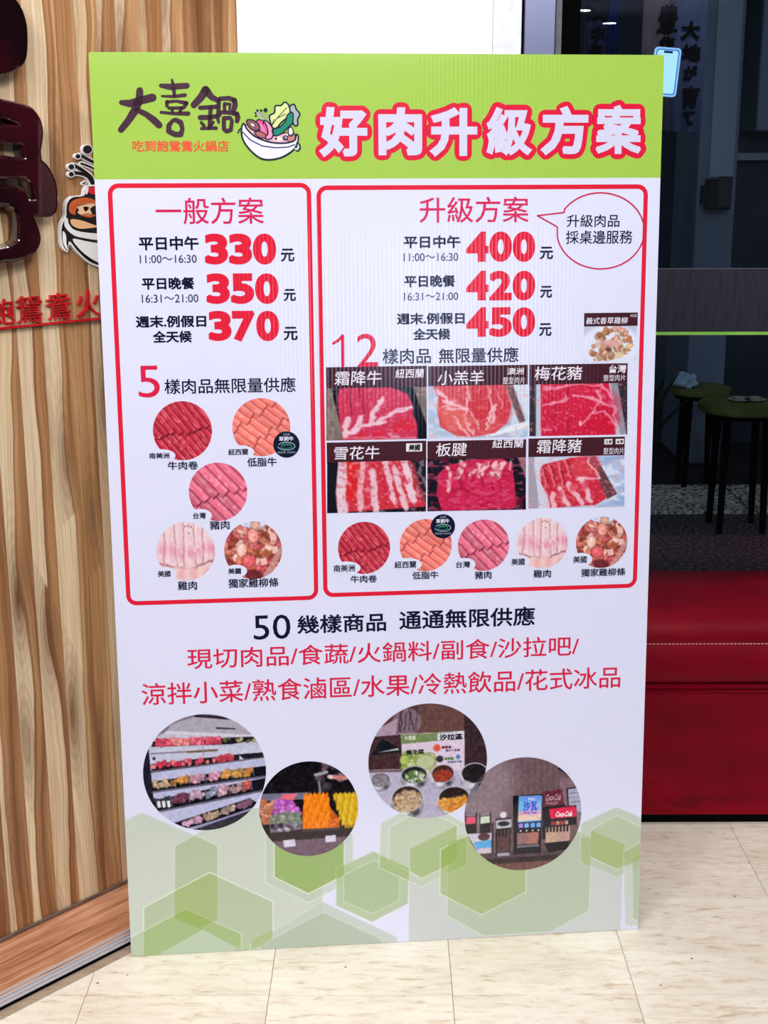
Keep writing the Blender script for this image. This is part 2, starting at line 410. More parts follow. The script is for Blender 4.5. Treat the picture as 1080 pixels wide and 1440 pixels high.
def bold_ribbon(V, E, r, n=0):
    """band of half width r along the glyph outline; mitred corners, or discs of n sides"""
    P = []; F = []; nb = {}
    for a, b in E:
        nb.setdefault(a, []).append(b); nb.setdefault(b, []).append(a)
        A = V[a]; B = V[b]; d = B-A; L = math.hypot(*d)
        if L < 1e-9: continue
        q = np.array([-d[1], d[0]])/L*r; k = len(P)
        P += [A-q, B-q, B+q, A+q]; F.append((k, k+1, k+2, k+3))
    for i, ns in nb.items():
        if n or len(ns) != 2:
            k = len(P)
            for j in range(n or 6):
                t = 2*math.pi*(j+.5)/(n or 6); P.append(V[i]+r*np.array([math.cos(t), math.sin(t)]))
            F.append(tuple(range(k, k+(n or 6)))); continue
        d1 = V[i]-V[ns[0]]; d2 = V[ns[1]]-V[i]; L1 = math.hypot(*d1); L2 = math.hypot(*d2)
        if L1 < 1e-9 or L2 < 1e-9: continue
        n1 = np.array([-d1[1], d1[0]])/L1; n2 = np.array([-d2[1], d2[0]])/L2; dot = float(n1@n2)
        if dot > .9995: continue
        s_ = -1 if d1[0]*d2[1]-d1[1]*d2[0] > 0 else 1
        k = len(P)
        if dot > -.4: P += [V[i], V[i]+s_*r*n1, V[i]+s_*r*(n1+n2)/(1+dot), V[i]+s_*r*n2]; F.append((k, k+1, k+2, k+3))
        else: P += [V[i], V[i]+s_*r*n1, V[i]+s_*r*n2]; F.append((k, k+1, k+2))
    return P, F
def merged(W, F, E, r, n=0):
    P, F2 = bold_ribbon(W, E, r, n); b = len(W)
    return union(list(W)+P, list(F)+[tuple(b+i for i in f) for f in F2])
def text(pr, fr, body, x0, y0, x1, y1, col, layer=3, bold=0.0, out=0.0, n=6, shear=0):
    """glyph box given by where its edges stand on the surface; bold in metres"""
    V, F, E = glyphs(body)
    if not len(V): return
    xm, ym = (x0+x1)/2, (y0+y1)/2
    s0 = fr.st(x0, ym)[0]; s1 = fr.st(x1, ym)[0]; t1 = fr.st(xm, y0)[1]; t0 = fr.st(xm, y1)[1]
    s0 += bold; s1 -= bold; t0 += bold; t1 -= bold
    mn = V.min(0); mx = V.max(0)
    W = np.empty_like(V)
    W[:, 0] = s0+(V[:, 0]-mn[0])/(mx[0]-mn[0])*(s1-s0)
    W[:, 1] = t0+(V[:, 1]-mn[1])/max(1e-6, mx[1]-mn[1])*(t1-t0) if mx[1]-mn[1] > .12 else (t0+t1)/2+(V[:, 1]-(mn[1]+mx[1])/2)*(s1-s0)/(mx[0]-mn[0])
    if shear: W[:, 0] += (W[:, 1]-t0)*shear
    if bold > 0: pr.add(*merged(W, F, E, bold), col, -layer*LAY)
    else: pr.add(W, F, col, -layer*LAY)
    return W, F, E
def ngon(pr, fr, pts, col, layer, px=True):
    P = [fr.st(*p) for p in pts] if px else pts
    me = curve_mesh([P])
    pr.add([(v.co.x, v.co.z) for v in me.vertices], [tuple(p.vertices) for p in me.polygons], col, -layer*LAY)
    bpy.data.meshes.remove(me)
def stroke(pr, fr, pts, wpx, col, layer, closed=False, px=True, n=10):
    """polyline of a width (px, may be a list per point) laid on the surface"""
    Q = [np.array(fr.st(*p)) if px else np.array(p) for p in pts]
    if np.ndim(wpx) == 0: wpx = [wpx]*len(Q)
    x, y = pts[0]; k = (fr.st(x+1, y)[0]-fr.st(x, y)[0])/2 if px else .5
    rr = [w*k for w in wpx]; P = []; F = []
    m = len(Q)
    for i in range(m if closed else m-1):
        A, B = Q[i], Q[(i+1) % m]; ra, rb = rr[i], rr[(i+1) % m]; d = B-A; L = math.hypot(*d)
        if L < 1e-9: continue
        q = np.array([-d[1], d[0]])/L; b = len(P)
        P += [A-q*ra, B-q*rb, B+q*rb, A+q*ra]; F.append((b, b+1, b+2, b+3))
    for A, r in zip(Q, rr):
        b = len(P); P += [A+r*np.array([math.cos(2*math.pi*j/n), math.sin(2*math.pi*j/n)]) for j in range(n)]; F.append(tuple(range(b, b+n)))
    P, F = union(P, F); pr.add(P, F, col, -layer*LAY)
def disc(pr, fr, cx, cy, rx, ry, col, layer, n=40):
    s, t = fr.st(cx, cy); a = abs(fr.st(cx+rx, cy)[0]-s); b = abs(fr.st(cx, cy+ry)[1]-t)
    P = [(s+a*math.cos(2*math.pi*j/n), t+b*math.sin(2*math.pi*j/n)) for j in range(n)]
    pr.add(P, [tuple(range(n))], col, -layer*LAY)
def rect(pr, fr, x0, y0, x1, y1, col, layer):
    xm, ym = (x0+x1)/2, (y0+y1)/2
    s0 = fr.st(x0, ym)[0]; s1 = fr.st(x1, ym)[0]; t1 = fr.st(xm, y0)[1]; t0 = fr.st(xm, y1)[1]
    pr.add([(s0, t0), (s1, t0), (s1, t1), (s0, t1)], [(0, 1, 2, 3)], col, -layer*LAY)
def round_frame(pr, fr, corners, w, rad, col, layer):
    """corners TL,TR,BR,BL (px) of the centre line; w and rad in metres"""
    C = [fr.st(*c) for c in corners]
    x0 = (C[0][0]+C[3][0])/2; x1 = (C[1][0]+C[2][0])/2; y1 = (C[0][1]+C[1][1])/2; y0 = (C[2][1]+C[3][1])/2
    def loop(o):
        r = rad+o; L = []
        for cx, cy, a0 in ((x1-rad, y1-rad, 0), (x0+rad, y1-rad, 90), (x0+rad, y0+rad, 180), (x1-rad, y0+rad, 270)):
            for k in range(9):
                t = R(a0+k*90/8); L.append((cx+r*math.cos(t), cy+r*math.sin(t)))
        return L
    A = loop(w/2); B = loop(-w/2); n = len(A)
    pr.add(A+B, [(i, (i+1) % n, n+(i+1) % n, n+i) for i in range(n)], col, -layer*LAY)

# ------------------------------------------------------------------ painter for the printed photographs (colours per point)
class Img:
    def __init__(s, w, h, asp=1.0):
        s.w, s.h = w, h
        x = (np.arange(w)+.5)/w; y = (np.arange(h)+.5)/h
        s.X, s.Y = np.meshgrid(x, y); s.a = np.zeros((h, w, 3)); s.asp = asp     # asp = width/height
        s.px = 1/h
    def fill(s, c): s.a[:] = c
    def put(s, m, c):
        m = np.clip(m, 0, 1)[..., None]; s.a = s.a*(1-m)+np.asarray(c, float)*m
    def poly(s, pts, c, al=1.0):
        X, Y = s.X, s.Y; P = np.array(pts, float); ins = np.zeros(X.shape, bool)
        acc = np.zeros(X.shape)
        for dx, dy in ((-.25, -.25), (.25, -.25), (-.25, .25), (.25, .25)):
            xx = X+dx/s.w; yy = Y+dy/s.h; ins = np.zeros(X.shape, bool)
            for (xa, ya), (xb, yb) in zip(P, np.roll(P, -1, 0)):
                if ya == yb: continue
                cnd = ((ya > yy) != (yb > yy)) & (xx < (xb-xa)*(yy-ya)/(yb-ya)+xa); ins ^= cnd
            acc += ins/4.
        s.put(acc*al, c)
    def rect(s, x0, y0, x1, y1, c, al=1.): s.poly([(x0, y0), (x1, y0), (x1, y1), (x0, y1)], c, al)
    def ell(s, cx, cy, rx, ry, c, rot=0, al=1., soft=1.5):
        dx = (s.X-cx)*s.asp; dy = s.Y-cy; cr, sr = math.cos(rot), math.sin(rot)
        u = (dx*cr+dy*sr)/rx; v = (-dx*sr+dy*cr)/ry; d = np.sqrt(u*u+v*v)
        s.put(((1-d)*min(rx, ry)/s.px/soft+.5)*1.0*al if al == 1. else np.clip((1-d)*min(rx, ry)/s.px/soft+.5, 0, 1)*al, c)
        return d
    def blob(s, cx, cy, rx, ry, c, rot=0, hl=.35):
        s.ell(cx, cy, rx*1.12, ry*1.12, np.asarray(c)*.6, rot)
        s.ell(cx, cy, rx, ry, c, rot)
        s.ell(cx-rx*.2/s.asp, cy-ry*.25, rx*.55, ry*.5, np.minimum(255, np.asarray(c)*1.05+45*hl*2), rot, al=.6, soft=6)
    def line(s, x0, y0, x1, y1, r, c, al=1., wob=0, seed=0):
        ax, ay, bx, by = x0*s.asp, y0, x1*s.asp, y1; X = s.X*s.asp; Y = s.Y
        if wob: X = X+wob*(s.noise(6, 6, seed)-.5)+wob*.7*(s.noise(19, 19, seed+1)-.5); Y = Y+wob*(s.noise(6, 6, seed+5)-.5)+wob*.7*(s.noise(17, 17, seed+6)-.5)
        t = np.clip(((X-ax)*(bx-ax)+(Y-ay)*(by-ay))/max(1e-9, (bx-ax)**2+(by-ay)**2), 0, 1)
        d = np.hypot(X-ax-t*(bx-ax), Y-ay-t*(by-ay)); s.put(np.clip((r-d)/s.px/(2.6 if wob else 1.3)+.5, 0, 1)*al, c)
    def noise(s, fx, fy, seed=0, X=None, Y=None):
        X = (s.X if X is None else X)*fx+50; Y = (s.Y if Y is None else Y)*fy+50
        g = np.random.RandomState(seed).rand(256, 256)
        xi = np.floor(X).astype(int); yi = np.floor(Y).astype(int); fx_ = X-xi; fy_ = Y-yi
        fx_ = fx_*fx_*(3-2*fx_); fy_ = fy_*fy_*(3-2*fy_)
        G = lambda a, b: g[a % 256, b % 256]
        return (G(yi, xi)*(1-fx_)+G(yi, xi+1)*fx_)*(1-fy_)+(G(yi+1, xi)*(1-fx_)+G(yi+1, xi+1)*fx_)*fy_
    def pile(s, n, region, pal, r0, r1, seed, asp=1.6):
        rn = random.Random(seed); P = np.array(region, float); x0, y0 = P.min(0); x1, y1 = P.max(0)
        for _ in range(n):
            for _t in range(20):
                x = rn.uniform(x0, x1); y = rn.uniform(y0, y1); ins = False
                for (xa, ya), (xb, yb) in zip(P, np.roll(P, -1, 0)):
                    if (ya > y) != (yb > y) and x < (xb-xa)*(y-ya)/(yb-ya)+xa: ins = not ins
                if ins: break
            r = rn.uniform(r0, r1); c = np.array(rn.choice(pal), float)*rn.uniform(.82, 1.1)
            s.blob(x, y, r, r/rn.uniform(1, asp), np.clip(c, 0, 255), rn.uniform(0, 3.14))

def paste(pr, fr, im, quad, layer, circle=None):
    """lay a painted picture on the surface: quad TL,TR,BR,BL or circle (cx,cy,rx,ry)"""
    h, w = im.h, im.w
    A = np.clip(im.a, 0, 255)
    if circle:
        cx, cy, rx, ry = circle
        u = np.linspace(-1, 1, w+1); v = np.linspace(-1, 1, h+1); U, Vv = np.meshgrid(u, v)
        x = U*np.sqrt(1-Vv**2/2); y = Vv*np.sqrt(1-U**2/2)
        ix = np.clip((x+1)/2*w-.5, 0, w-1.001); iy = np.clip((y+1)/2*h-.5, 0, h-1.001)
        x0 = ix.astype(int); y0 = iy.astype(int); fx = (ix-x0)[..., None]; fy = (iy-y0)[..., None]
        C = (A[y0, x0]*(1-fx)+A[y0, x0+1]*fx)*(1-fy)+(A[y0+1, x0]*(1-fx)+A[y0+1, x0+1]*fx)*fy
        s0, t0 = fr.st(cx, cy); a = abs(fr.st(cx+rx, cy)[0]-fr.st(cx-rx, cy)[0])/2; b = abs(fr.st(cx, cy+ry)[1]-fr.st(cx, cy-ry)[1])/2
        Ps = s0+x*a; Pt = t0-y*b
    else:
        (xa, ya), (xb, yb), (xc, yc), (xd, yd) = quad
        u = np.linspace(0, 1, w+1); v = np.linspace(0, 1, h+1); U, Vv = np.meshgrid(u, v)
        px = (xa*(1-U)+xb*U)*(1-Vv)+(xd*(1-U)+xc*U)*Vv; py = (ya*(1-U)+yb*U)*(1-Vv)+(yd*(1-U)+yc*U)*Vv
        Ps, Pt = fr.sts(px, py)
        ix = np.clip(U*w-.5, 0, w-1.001); iy = np.clip(Vv*h-.5, 0, h-1.001)
        x0 = ix.astype(int); y0 = iy.astype(int); fx = (ix-x0)[..., None]; fy = (iy-y0)[..., None]
        C = (A[y0, x0]*(1-fx)+A[y0, x0+1]*fx)*(1-fy)+(A[y0+1, x0]*(1-fx)+A[y0+1, x0+1]*fx)*fy
    n = (w+1)*(h+1)
    V = np.stack([Ps.ravel(), np.full(n, -layer*LAY), Pt.ravel()], 1)
    i, j = np.meshgrid(np.arange(h), np.arange(w), indexing='ij'); k = (i*(w+1)+j).ravel()
    F = np.stack([k, k+w+1, k+w+2, k+1], 1)
    return V, F, lin(C).reshape(-1, 3)
def paste_obj(name, parent, parts, label=None):
    Vs = []; Fs = []; Cs = []; b = 0
    for V, F, C in parts: Vs.append(V); Fs.append(F+b); Cs.append(C); b += len(V)
    V = np.concatenate(Vs).astype(np.float32); F = np.concatenate(Fs).astype(np.int32); C = np.concatenate(Cs)
    me = bpy.data.meshes.new(name)
    me.vertices.add(len(V)); me.vertices.foreach_set('co', V.ravel())
    me.loops.add(F.size); me.loops.foreach_set('vertex_index', F.ravel())
    me.polygons.add(len(F)); me.polygons.foreach_set('loop_start', np.arange(0, F.size, 4, dtype=np.int32))
    me.update(calc_edges=True)
    a = me.color_attributes.new('Col', 'FLOAT_COLOR', 'POINT'); cc = np.ones((len(V), 4), np.float32); cc[:, :3] = C; a.data.foreach_set('color', cc.ravel())
    o = link(name, me, M_print, parent)
    if label: o['label'] = label
    return o
def solo(parent, fr, body, x0, y0, x1, y1, col, layer, bold=0, shear=0, name='lettering', label=None, material=None):
    """one line of print as a part of its own"""
    p = Print(); text(p, fr, body, x0, y0, x1, y1, col, layer, bold=bold, shear=shear)
    o = p.build(name, parent, material)
    if label: o['label'] = label
    return o

# ================================================================== SETTING
Tt = .3048; OX, OY, YAW = -.4975, 1.9551, .002
# floor: joint-coloured slab, every vinyl tile its own piece
floor = box('floor', -3.2, 3.4, -12.5, 2.93, -.08, -.0016, M_joint); tag(floor, kind='structure')
bm = bmesh.new(); add_box(bm, .0005, Tt-.0005, .0005, Tt-.0005, -.003, 0)
for e in list(bm.edges): pass
tile_me = bpy.data.meshes.new('tile'); bm.to_mesh(tile_me); bm.free(); tile_me.materials.append(M_tile)
WD = np.array([math.cos(R(47.3)), math.sin(R(47.3)), 0]); WN = np.array([WD[1], -WD[0], 0])     # wood wall direction and its outward normal
C_WALL, C_NOSE0, C_NOSE1, C_STRIP = -1.898, -1.7610, -1.7555, -1.7385
for i in range(-8, 9):
    for j in range(-4, 3):
        x, y = OX+i*Tt, OY+j*Tt
        if (x+Tt)*WN[0]+y*WN[1] < C_WALL+.02 or y > 2.6: continue
        o = link('tile', tile_me, None, floor); o.location = (x, y, 0); o.rotation_euler = (0, 0, YAW)
for i in range(-1, 9):
    if OY+3*Tt < 2.9:
        o = link('tile', tile_me, None, floor); o.location = (OX+i*Tt, OY+3*Tt, 0); o.rotation_euler = (0, 0, YAW)
# unseen dark mat, added to keep bright floor out of the glass reflection
em = box('unseen_mat', -.93, 2.6, -3.4, 1.5, .0008, .012, M_mat, bevel=.004); tag(em, 'unseen dark mat added on the tiled floor to darken the glass reflection', 'mat')

# wood wall: upright veneer strips, one by one
A0 = WN*C_WALL                                   # foot point of the wall line
u_corner = float(np.array(onY(333, 40, 2.518))@WD)
def wallpt(u, out=0, z=0): P = WD*u+A0+WN*out; return (P[0], P[1], z)
wl = empty('wall_left', wallpt(u_corner-1.9), R(47.3)); tag(wl, kind='structure')
rng = random.Random(11)
core = box('wall_core', 0, 1.9, .012, .10, 0, 2.9, M_black, wl)
u = 1.9; k = 0
while u > .01:
    wd_ = min(rng.choice([.036, .044, .052, .06, .048]), u)
    o = box('veneer_strip', -wd_/2+.0002, wd_/2-.0002, 0, .0125, .004, 2.9, M_wood, wl, bevel=.0004, seg=1)
    o.location = (u-wd_/2, rng.uniform(0, .0004), 0); u -= wd_
FWALL = Frame(wallpt(0), R(47.3))

# low platform along its foot
pf = empty('trim_1', wallpt(u_corner-1.9), R(47.3)); tag(pf, kind='structure')
dn = C_NOSE0-C_WALL
box('wood_plank', 0, 1.9, -dn, -.001, .0, .030, M_plank, pf)
box('corner_bead', 0, 1.9, -.006, -.0005, .030, .036, noisy('dark_bead', (96, 76, 66), (120, 98, 86), 30), pf, bevel=.002)
# ribbed nosing: a sloped strip with raised ribs
bm = bmesh.new()
prof = []; _zt = .0305; _k = 1.7
w0 = dn; w1 = C_NOSE1-C_WALL
npf = 3
prof.append((-w0+.004, _zt)); prof.append((-w0, _zt))
for q in range(npf):
    for (fr_, h_) in ((.12, 0.), (.2, -.0013), (.42, -.0013), (.5, 0.)):
        t = (q+fr_*2)/npf; prof.append((-(w0+(w1-w0)*t)-h_*_k*1.2, _zt-(_zt-.0125)*t+h_*.2))
prof.append((-w1, .0105)); prof.append((-w1+.002, .0085)); prof.append((-w0+.004, .0085))
vs = [[bm.verts.new((x, y, z)) for y, z in prof] for x in (0, 1.9)]
n = len(prof)
for i in range(n): bm.faces.new((vs[0][i], vs[0][(i+1) % n], vs[1][(i+1) % n], vs[1][i]))
bm.faces.new(vs[0][::-1]); bm.faces.new(vs[1])
bmesh.ops.recalc_face_normals(bm, faces=bm.faces)
bm_obj('ribbed_nosing', bm, M_alu, pf)
box('shadow_gap', 0, 1.9, -w1+.004, -w0, 0, .0085, M_black, pf)
# border strips of cut flooring
st0 = C_STRIP-C_WALL
for i, (a, b) in enumerate(((0, .98), (.9815, 1.9))):
    box('border_strip', a, b, -st0-.0, -w1+.0045, -.001, .0012, M_strip, pf)

# back wall
xr = float(onY(733.5, 40, 2.518)[0]); xs = float(onY(693, 40, 2.518)[0]); xl = wallpt(u_corner)[0]
wb = box('wall_back', xl-.0, xs-.0005, 2.518, 2.60, 0, 2.9, M_white); tag(wb, kind='structure')
wp = box('wall_back_panel', xs, xr, 2.518, 2.60, 0, 2.9, M_white2, bevel=.0012); wp.parent = wb
# steel post with its trim
px0 = float(onY(736.5, 40, 2.518)[0]); px1 = float(onY(781.5, 40, 2.518)[0])
t2 = empty('trim_2'); tag(t2, kind='structure')
box('black_gasket', xr, px0+.002, 2.532, 2.60, 0, 2.9, M_black, t2)
box('steel_post', px0, px1, 2.515, 2.87, 0, 2.9, M_steel, t2, bevel=.002)
t3x = float(onY(790, 40, 2.56)[0])
box('grey_edge_trim', px1, t3x, 2.56, 2.90, 0, 2.9, noisy('grey_rubber', (118, 118, 128), (132, 132, 142), 30), t2, bevel=.001)

# window over the bench
YG = 2.868
gx0 = t3x; gx1 = 3.0
win = empty('window_1', (0, 0, 0)); tag(win, kind='structure')
box('glass_pane', gx0, gx1, YG, YG+.008, .30, 2.9, M_glass, win)
fx = float(onY(815, 40, YG)[0])
box('window_frame', gx0, fx, YG-.012, YG+.03, .25, 2.9, M_black, win, bevel=.002)
box('window_sill', gx0, gx1, YG-.004, YG+.05, 0, .36, M_black, win)
z1 = float(onY(1000, 378, YG)[2]); z0 = float(onY(1000, 466.5, YG)[2]); z2 = float(onY(1000, 471, YG)[2])
film = box('frosted_band', fx, gx1, YG-.0006, YG-.0001, z0, z1, M_film, win)
box('lime_stripe', fx, gx1, YG-.0007, YG-.0001, z2, z0, M_lime, win)['label'] = 'thin lime green stripe under the frosted band'
box('band_edge', fx, gx1, YG-.0008, YG-.0001, z1, z1+.0012, noisy('pale_film_edge', (96, 96, 108), (110, 110, 120), 20), win)

# rest of the room
box('ceiling', -3.2, 3.4, -12.5, 3.4, 2.9, 3.0, M_ceil)['kind'] = 'structure'
box('wall_rear', -3.2, 3.4, -12.6, -12.5, 0, 2.9, M_rear)['kind'] = 'structure'
wr = box('wall_right', 3.3, 3.4, -12.5, 2.93, 0, 2.9, M_rear); wr['kind'] = 'structure'

w2 = empty('streak_panel', (2.0, -9.0, 0)); tag(w2, kind='structure')  # unseen glowing panel, added to lay bright streaks on the board
box('glow_panel', 0, .85, 0, .03, .45, 2.15, emit('streak_glow', (206, 222, 255), 6.5), w2)
box('window_frame', -.05, .9, -.06, -.002, .38, 2.22, M_black, w2)  # black backing of the added panel

# outside, seen through the glass
pv = box('ground_outside', -3, 6.5, 2.94, 16, -.1, -.004, M_outfloor); tag(pv, kind='structure')
ya = float(onZ(1000, 723, 0)[1]); yb = float(onZ(1000, 685, 0)[1])
g1 = box('dark_paving_strip', -1, 6.5, 2.94, ya, -.003, 0, M_granite, pv)
xj = float(onZ(1033, 700, .0)[0])
box('kerb_stone', xj-1.4, xj-.006, ya+.002, yb, -.003, .012, M_granite2, pv, bevel=.003)
box('kerb_stone', xj+.006, xj+1.4, ya+.002, yb, -.003, .012, M_granite2, pv, bevel=.003)
# ================================================================== THE LEANING BOARD
FB = Frame((-.4424, 2.0697, 0.0008), .0924, .0595)
BW, BH = .9022, 1.5063
board = empty('menu_board'); FB.place(board)
tag(board, 'tall white printed corrugated plastic menu board with green header leaning upright on the tiled floor', 'sign board')
RED = (228, 36, 62); RED2 = (222, 38, 78); NAVY = (22, 26, 52); PINK = (218, 40, 92); WHITE = (228, 229, 252)
# panel: rounded lower left corner
def panel_outline(i=0):
    r = .006; L = []
    for cx, cy, a0 in ((BW-r, BH-r, 0), (r, BH-r, 90), (r+.003, r+.003, 180), (BW-r, r, 270)):
        rr = r+.003 if a0 == 180 else r*.5
        cx = BW-rr if cx > .5 else rr; cy = BH-rr if cy > .5 else rr
        for k in range(5):
            t = R(a0+k*22.5); L.append((cx+rr*math.cos(t), cy+rr*math.sin(t)))
    return L
me = curve_mesh([panel_outline()], extrude=.0025); me.transform(Matrix.Translation((0, .0026, 0)))
set_col(me, (232, 232, 236)); link('board_panel', me, M_print, board)
bw = Print()
OUT = panel_outline()
def clip_halfplane(P, f):
    o = []
    for i in range(len(P)):
        a, b = P[i], P[(i+1) % len(P)]; fa, fb = f(a), f(b)
        if fa >= 0: o.append(a)
        if fa*fb < 0: t = fa/(fa-fb); o.append((a[0]+(b[0]-a[0])*t, a[1]+(b[1]-a[1])*t))
    return o
tg = (FB.st(300, 252.2)[1]+FB.st(800, 250)[1])/2
bw.add(clip_halfplane(OUT, lambda p: tg-p[1]), [tuple(range(len(clip_halfplane(OUT, lambda p: tg-p[1]))))], WHITE, -LAY)
bw.build('white_print', board)
hb = Print(); q = clip_halfplane(OUT, lambda p: p[1]-tg)
hb.add(q, [tuple(range(len(q)))], (167, 205, 84), -LAY)
hb.build('header_band', board)['label'] = 'lime green printed header band'

# ---- hexagon pattern at the foot of the board
t_hi = FB.st(540, 1128)[1]
nx, ny = 760, int(760*t_hi/BW)
im = Img(nx, ny, BW/t_hi)
im.fill(WHITE)
def bp(p): s, t = FB.st(*p); return (s/BW, 1-t/t_hi)
def hexa(pts, c, al, edge=0, ew=.0009):
    P = [bp(p) for p in pts]; c = np.array(c, float); c = c+.22*(c.mean()-c)*(c[1]-c[2] > 20)-3; im.poly(P, c, al)
    if edge:
        for (xa, ya), (xb, yb) in zip(P, P[1:]+P[:1]): im.line(xa, ya, xb, yb, ew/t_hi, (236, 242, 232), edge)
def z(o, k): return lambda x, y: (o[0]+x/k, o[1]+y/k)
A1 = z((175, 1120), 5.4); A2 = z((350, 1120), 5.4); A3 = z((520, 1120), 5.4); A4 = z((700, 1110), 5.143)
GR = (120, 160, 70)
g_lo = (205, 216, 200)
# pale grounds
hexa([A1(-20, 200), A1(135, 125), A1(530, 295), A1(850, 120), A1(990, 60), A2(60, 85), A2(140, 130), A2(560, 330), A2(560, 1300), A1(-20, 1300)], g_lo, .92)
hexa([A1(-20, 310), A1(220, 205), A1(520, 300), A1(870, 195), A2(130, 330), A2(560, 560), A2(560, 1300), A1(-20, 1300)], (204, 210, 200), .35)
hexa([A1(385, 375), A1(540, 298), A1(710, 378), A1(712, 945), A1(560, 1010), A1(385, 930)], (172, 196, 148), .72, .3)
hexa([A1(148, 845), A1(650, 578), A2(185, 800), A2(188, 1300), A1(150, 1300)], (172, 196, 140), .62, .8)
hexa([A1(-20, 1110), A1(470, 855), A1(890, 1045), A1(890, 1300), A1(-20, 1300)], (170, 198, 138), .5, .45)
hexa([A1(385, 720), A1(650, 585), A1(708, 610), A1(708, 935), A1(570, 1005), A1(385, 925)], (166, 194, 96), .55)
hexa([A1(385, 900), A1(470, 860), A1(665, 950), A1(570, 1005), A1(388, 935)], (150, 186, 62), .6)
hexa([A1(150, 1030), A1(385, 905), A1(600, 1010), A1(250, 1200), A1(150, 1215)], (166, 194, 112), .6)
hexa([A1(560, 1005), A1(680, 955), A1(885, 1050), A1(888, 1145), A1(850, 1140)], (168, 196, 116), .7)
hexa([A1(280, 1195), A1(600, 1012), A1(850, 1150), A1(850, 1240), A1(270, 1240)], (194, 212, 184), .8)
# the triangle at the bottom middle
hexa([A2(10, 1130), A2(560, 800), A2(1130, 1070), A2(1130, 1300), A2(10, 1300)], (196, 206, 196), .8, .3)
hexa([A2(90, 1130), A2(565, 880), A2(1010, 1085), A2(1010, 1300), A2(90, 1300)], (178, 196, 168), .75, .35)
hexa([A2(20, 1100), A2(180, 1015), A2(183, 1075), A2(90, 1140), A2(20, 1160)], (168, 196, 110), .7)
# green hexagon under the small photograph
hexa([A2(128, 300), A2(460, 120), A2(793, 290), A2(797, 635), A2(455, 810), A2(130, 655)], (190, 208, 180), .6, .5)
hexa([A2(195, 330), A2(460, 180), A2(727, 340), A2(725, 600), A2(455, 740), A2(195, 615)], (152, 190, 88), .85, .8)
# left middle hexagon
hexa([A2(665, 550), A2(950, 418), A3(300, 545), A3(292, 815), A2(938, 955), A2(665, 830)], (176, 204, 142), .8, .3)
hexa([A2(722, 600), A2(950, 488), A3(232, 590), A3(225, 790), A2(938, 890), A2(722, 800)], (168, 196, 140), .5, .4)
hexa([A2(665, 550), A2(725, 522), A2(725, 600), A2(665, 632)], (150, 190, 70), .6)
# strips at the right bottom
hexa([A3(300, 560), A3(300, 1120), A4(660, 1060), A4(890, 1060), A4(905, 560), A4(660, 480), A4(560, 250), A3(600, 300)], (204, 210, 204), .85)
hexa([A3(600, 350), A3(738, 290), A4(200, 250), A4(580, 300), A4(683, 352), A4(662, 880), A4(390, 1030), A3(870, 1060), A3(590, 905)], (186, 204, 172), .85, .4)
# centre hexagon
hexa([A3(85, 205), A3(400, 30), A3(740, 210), A3(738, 520), A3(395, 690), A3(72, 540)], (196, 214, 182), .7, .5)
hexa([A3(152, 235), A3(400, 100), A3(665, 218), A3(665, 490), A3(398, 622), A3(142, 495)], (198, 214, 178), .7, .6)
hexa([A3(310, 400), A3(664, 225), A3(665, 490), A3(398, 620), A3(310, 570)], (168, 198, 112), .7)
hexa([A3(82, 450), A3(300, 545), A3(300, 640), A3(75, 540)], (160, 194, 100), .6)
# right green hexagon
hexa([A3(540, 405), A3(850, 240), A4(205, 420), A4(205, 745), A3(850, 900), A3(535, 740)], (170, 198, 110), .68, .6)
hexa([A3(545, 410), A3(665, 340), A3(663, 490), A3(545, 545)], (148, 188, 62), .55)
hexa([A3(600, 350), A3(735, 310), A3(735, 520), A3(600, 580)], (156, 190, 82), .5)
# far right hexagon
hexa([A4(600, 250), A4(858, 128), A4(1060, 215), A4(1060, 545), A4(865, 640), A4(605, 525)], (190, 206, 172), .75, .3)
hexa([A4(668, 300), A4(860, 190), A4(1060, 285), A4(1060, 490), A4(862, 580), A4(668, 492)], (184, 206, 160), .7, .5)
hexa([A4(676, 300), A4(915, 400), A4(910, 560), A4(865, 575), A4(676, 490)], (170, 198, 110), .75)
hexa([A4(605, 350), A4(680, 352), A4(668, 560), A4(605, 525)], (170, 198, 118), .7)
hexa([A4(912, 455), A4(1060, 365), A4(1060, 1000), A4(920, 975)], (196, 208, 188), .6, .5)
hexa([A4(972, 490), A4(1060, 440), A4(1060, 960), A4(978, 940)], (172, 198, 146), .65, .5)
hexa([A4(912, 455), A4(1060, 375), A4(1060, 500), A4(912, 560)], (164, 194, 100), .6)
hexa([A4(908, 600), A4(935, 980), A4(1010, 1012), A4(1010, 1060), A4(886, 1060)], (226, 226, 248), .95)
hexa([A4(915, 560), A4(972, 545), A4(976, 1000), A4(925, 975)], (208, 214, 206), .9)
def board_patch(im, s0, s1, t0, t1, layer):
    h, w = im.h, im.w; u = np.linspace(s0, s1, w+1); v = np.linspace(t1, t0, h+1); U, Vv = np.meshgrid(u, v)
    A = np.pad(np.clip(im.a, 0, 255), ((0, 1), (0, 1), (0, 0)), 'edge')
    n = (w+1)*(h+1); V = np.stack([U.ravel(), np.full(n, -layer*LAY), Vv.ravel()], 1)
    i, j = np.meshgrid(np.arange(h), np.arange(w), indexing='ij'); k = (i*(w+1)+j).ravel()
    return V, np.stack([k, k+w+1, k+w+2, k+1], 1), lin(A).reshape(-1, 3)
V, F, C = board_patch(im, 0, BW, 0, t_hi, 2)
V[:, 0] = np.clip(V[:, 0], .0004, BW-.0004)
cor = (V[:, 0] < .009) & (V[:, 2] < .009)          # keep inside the rounded corner
d = np.hypot(.009-V[cor, 0], .009-V[cor, 2]); kk = np.minimum(1, .009/np.maximum(d, 1e-6))
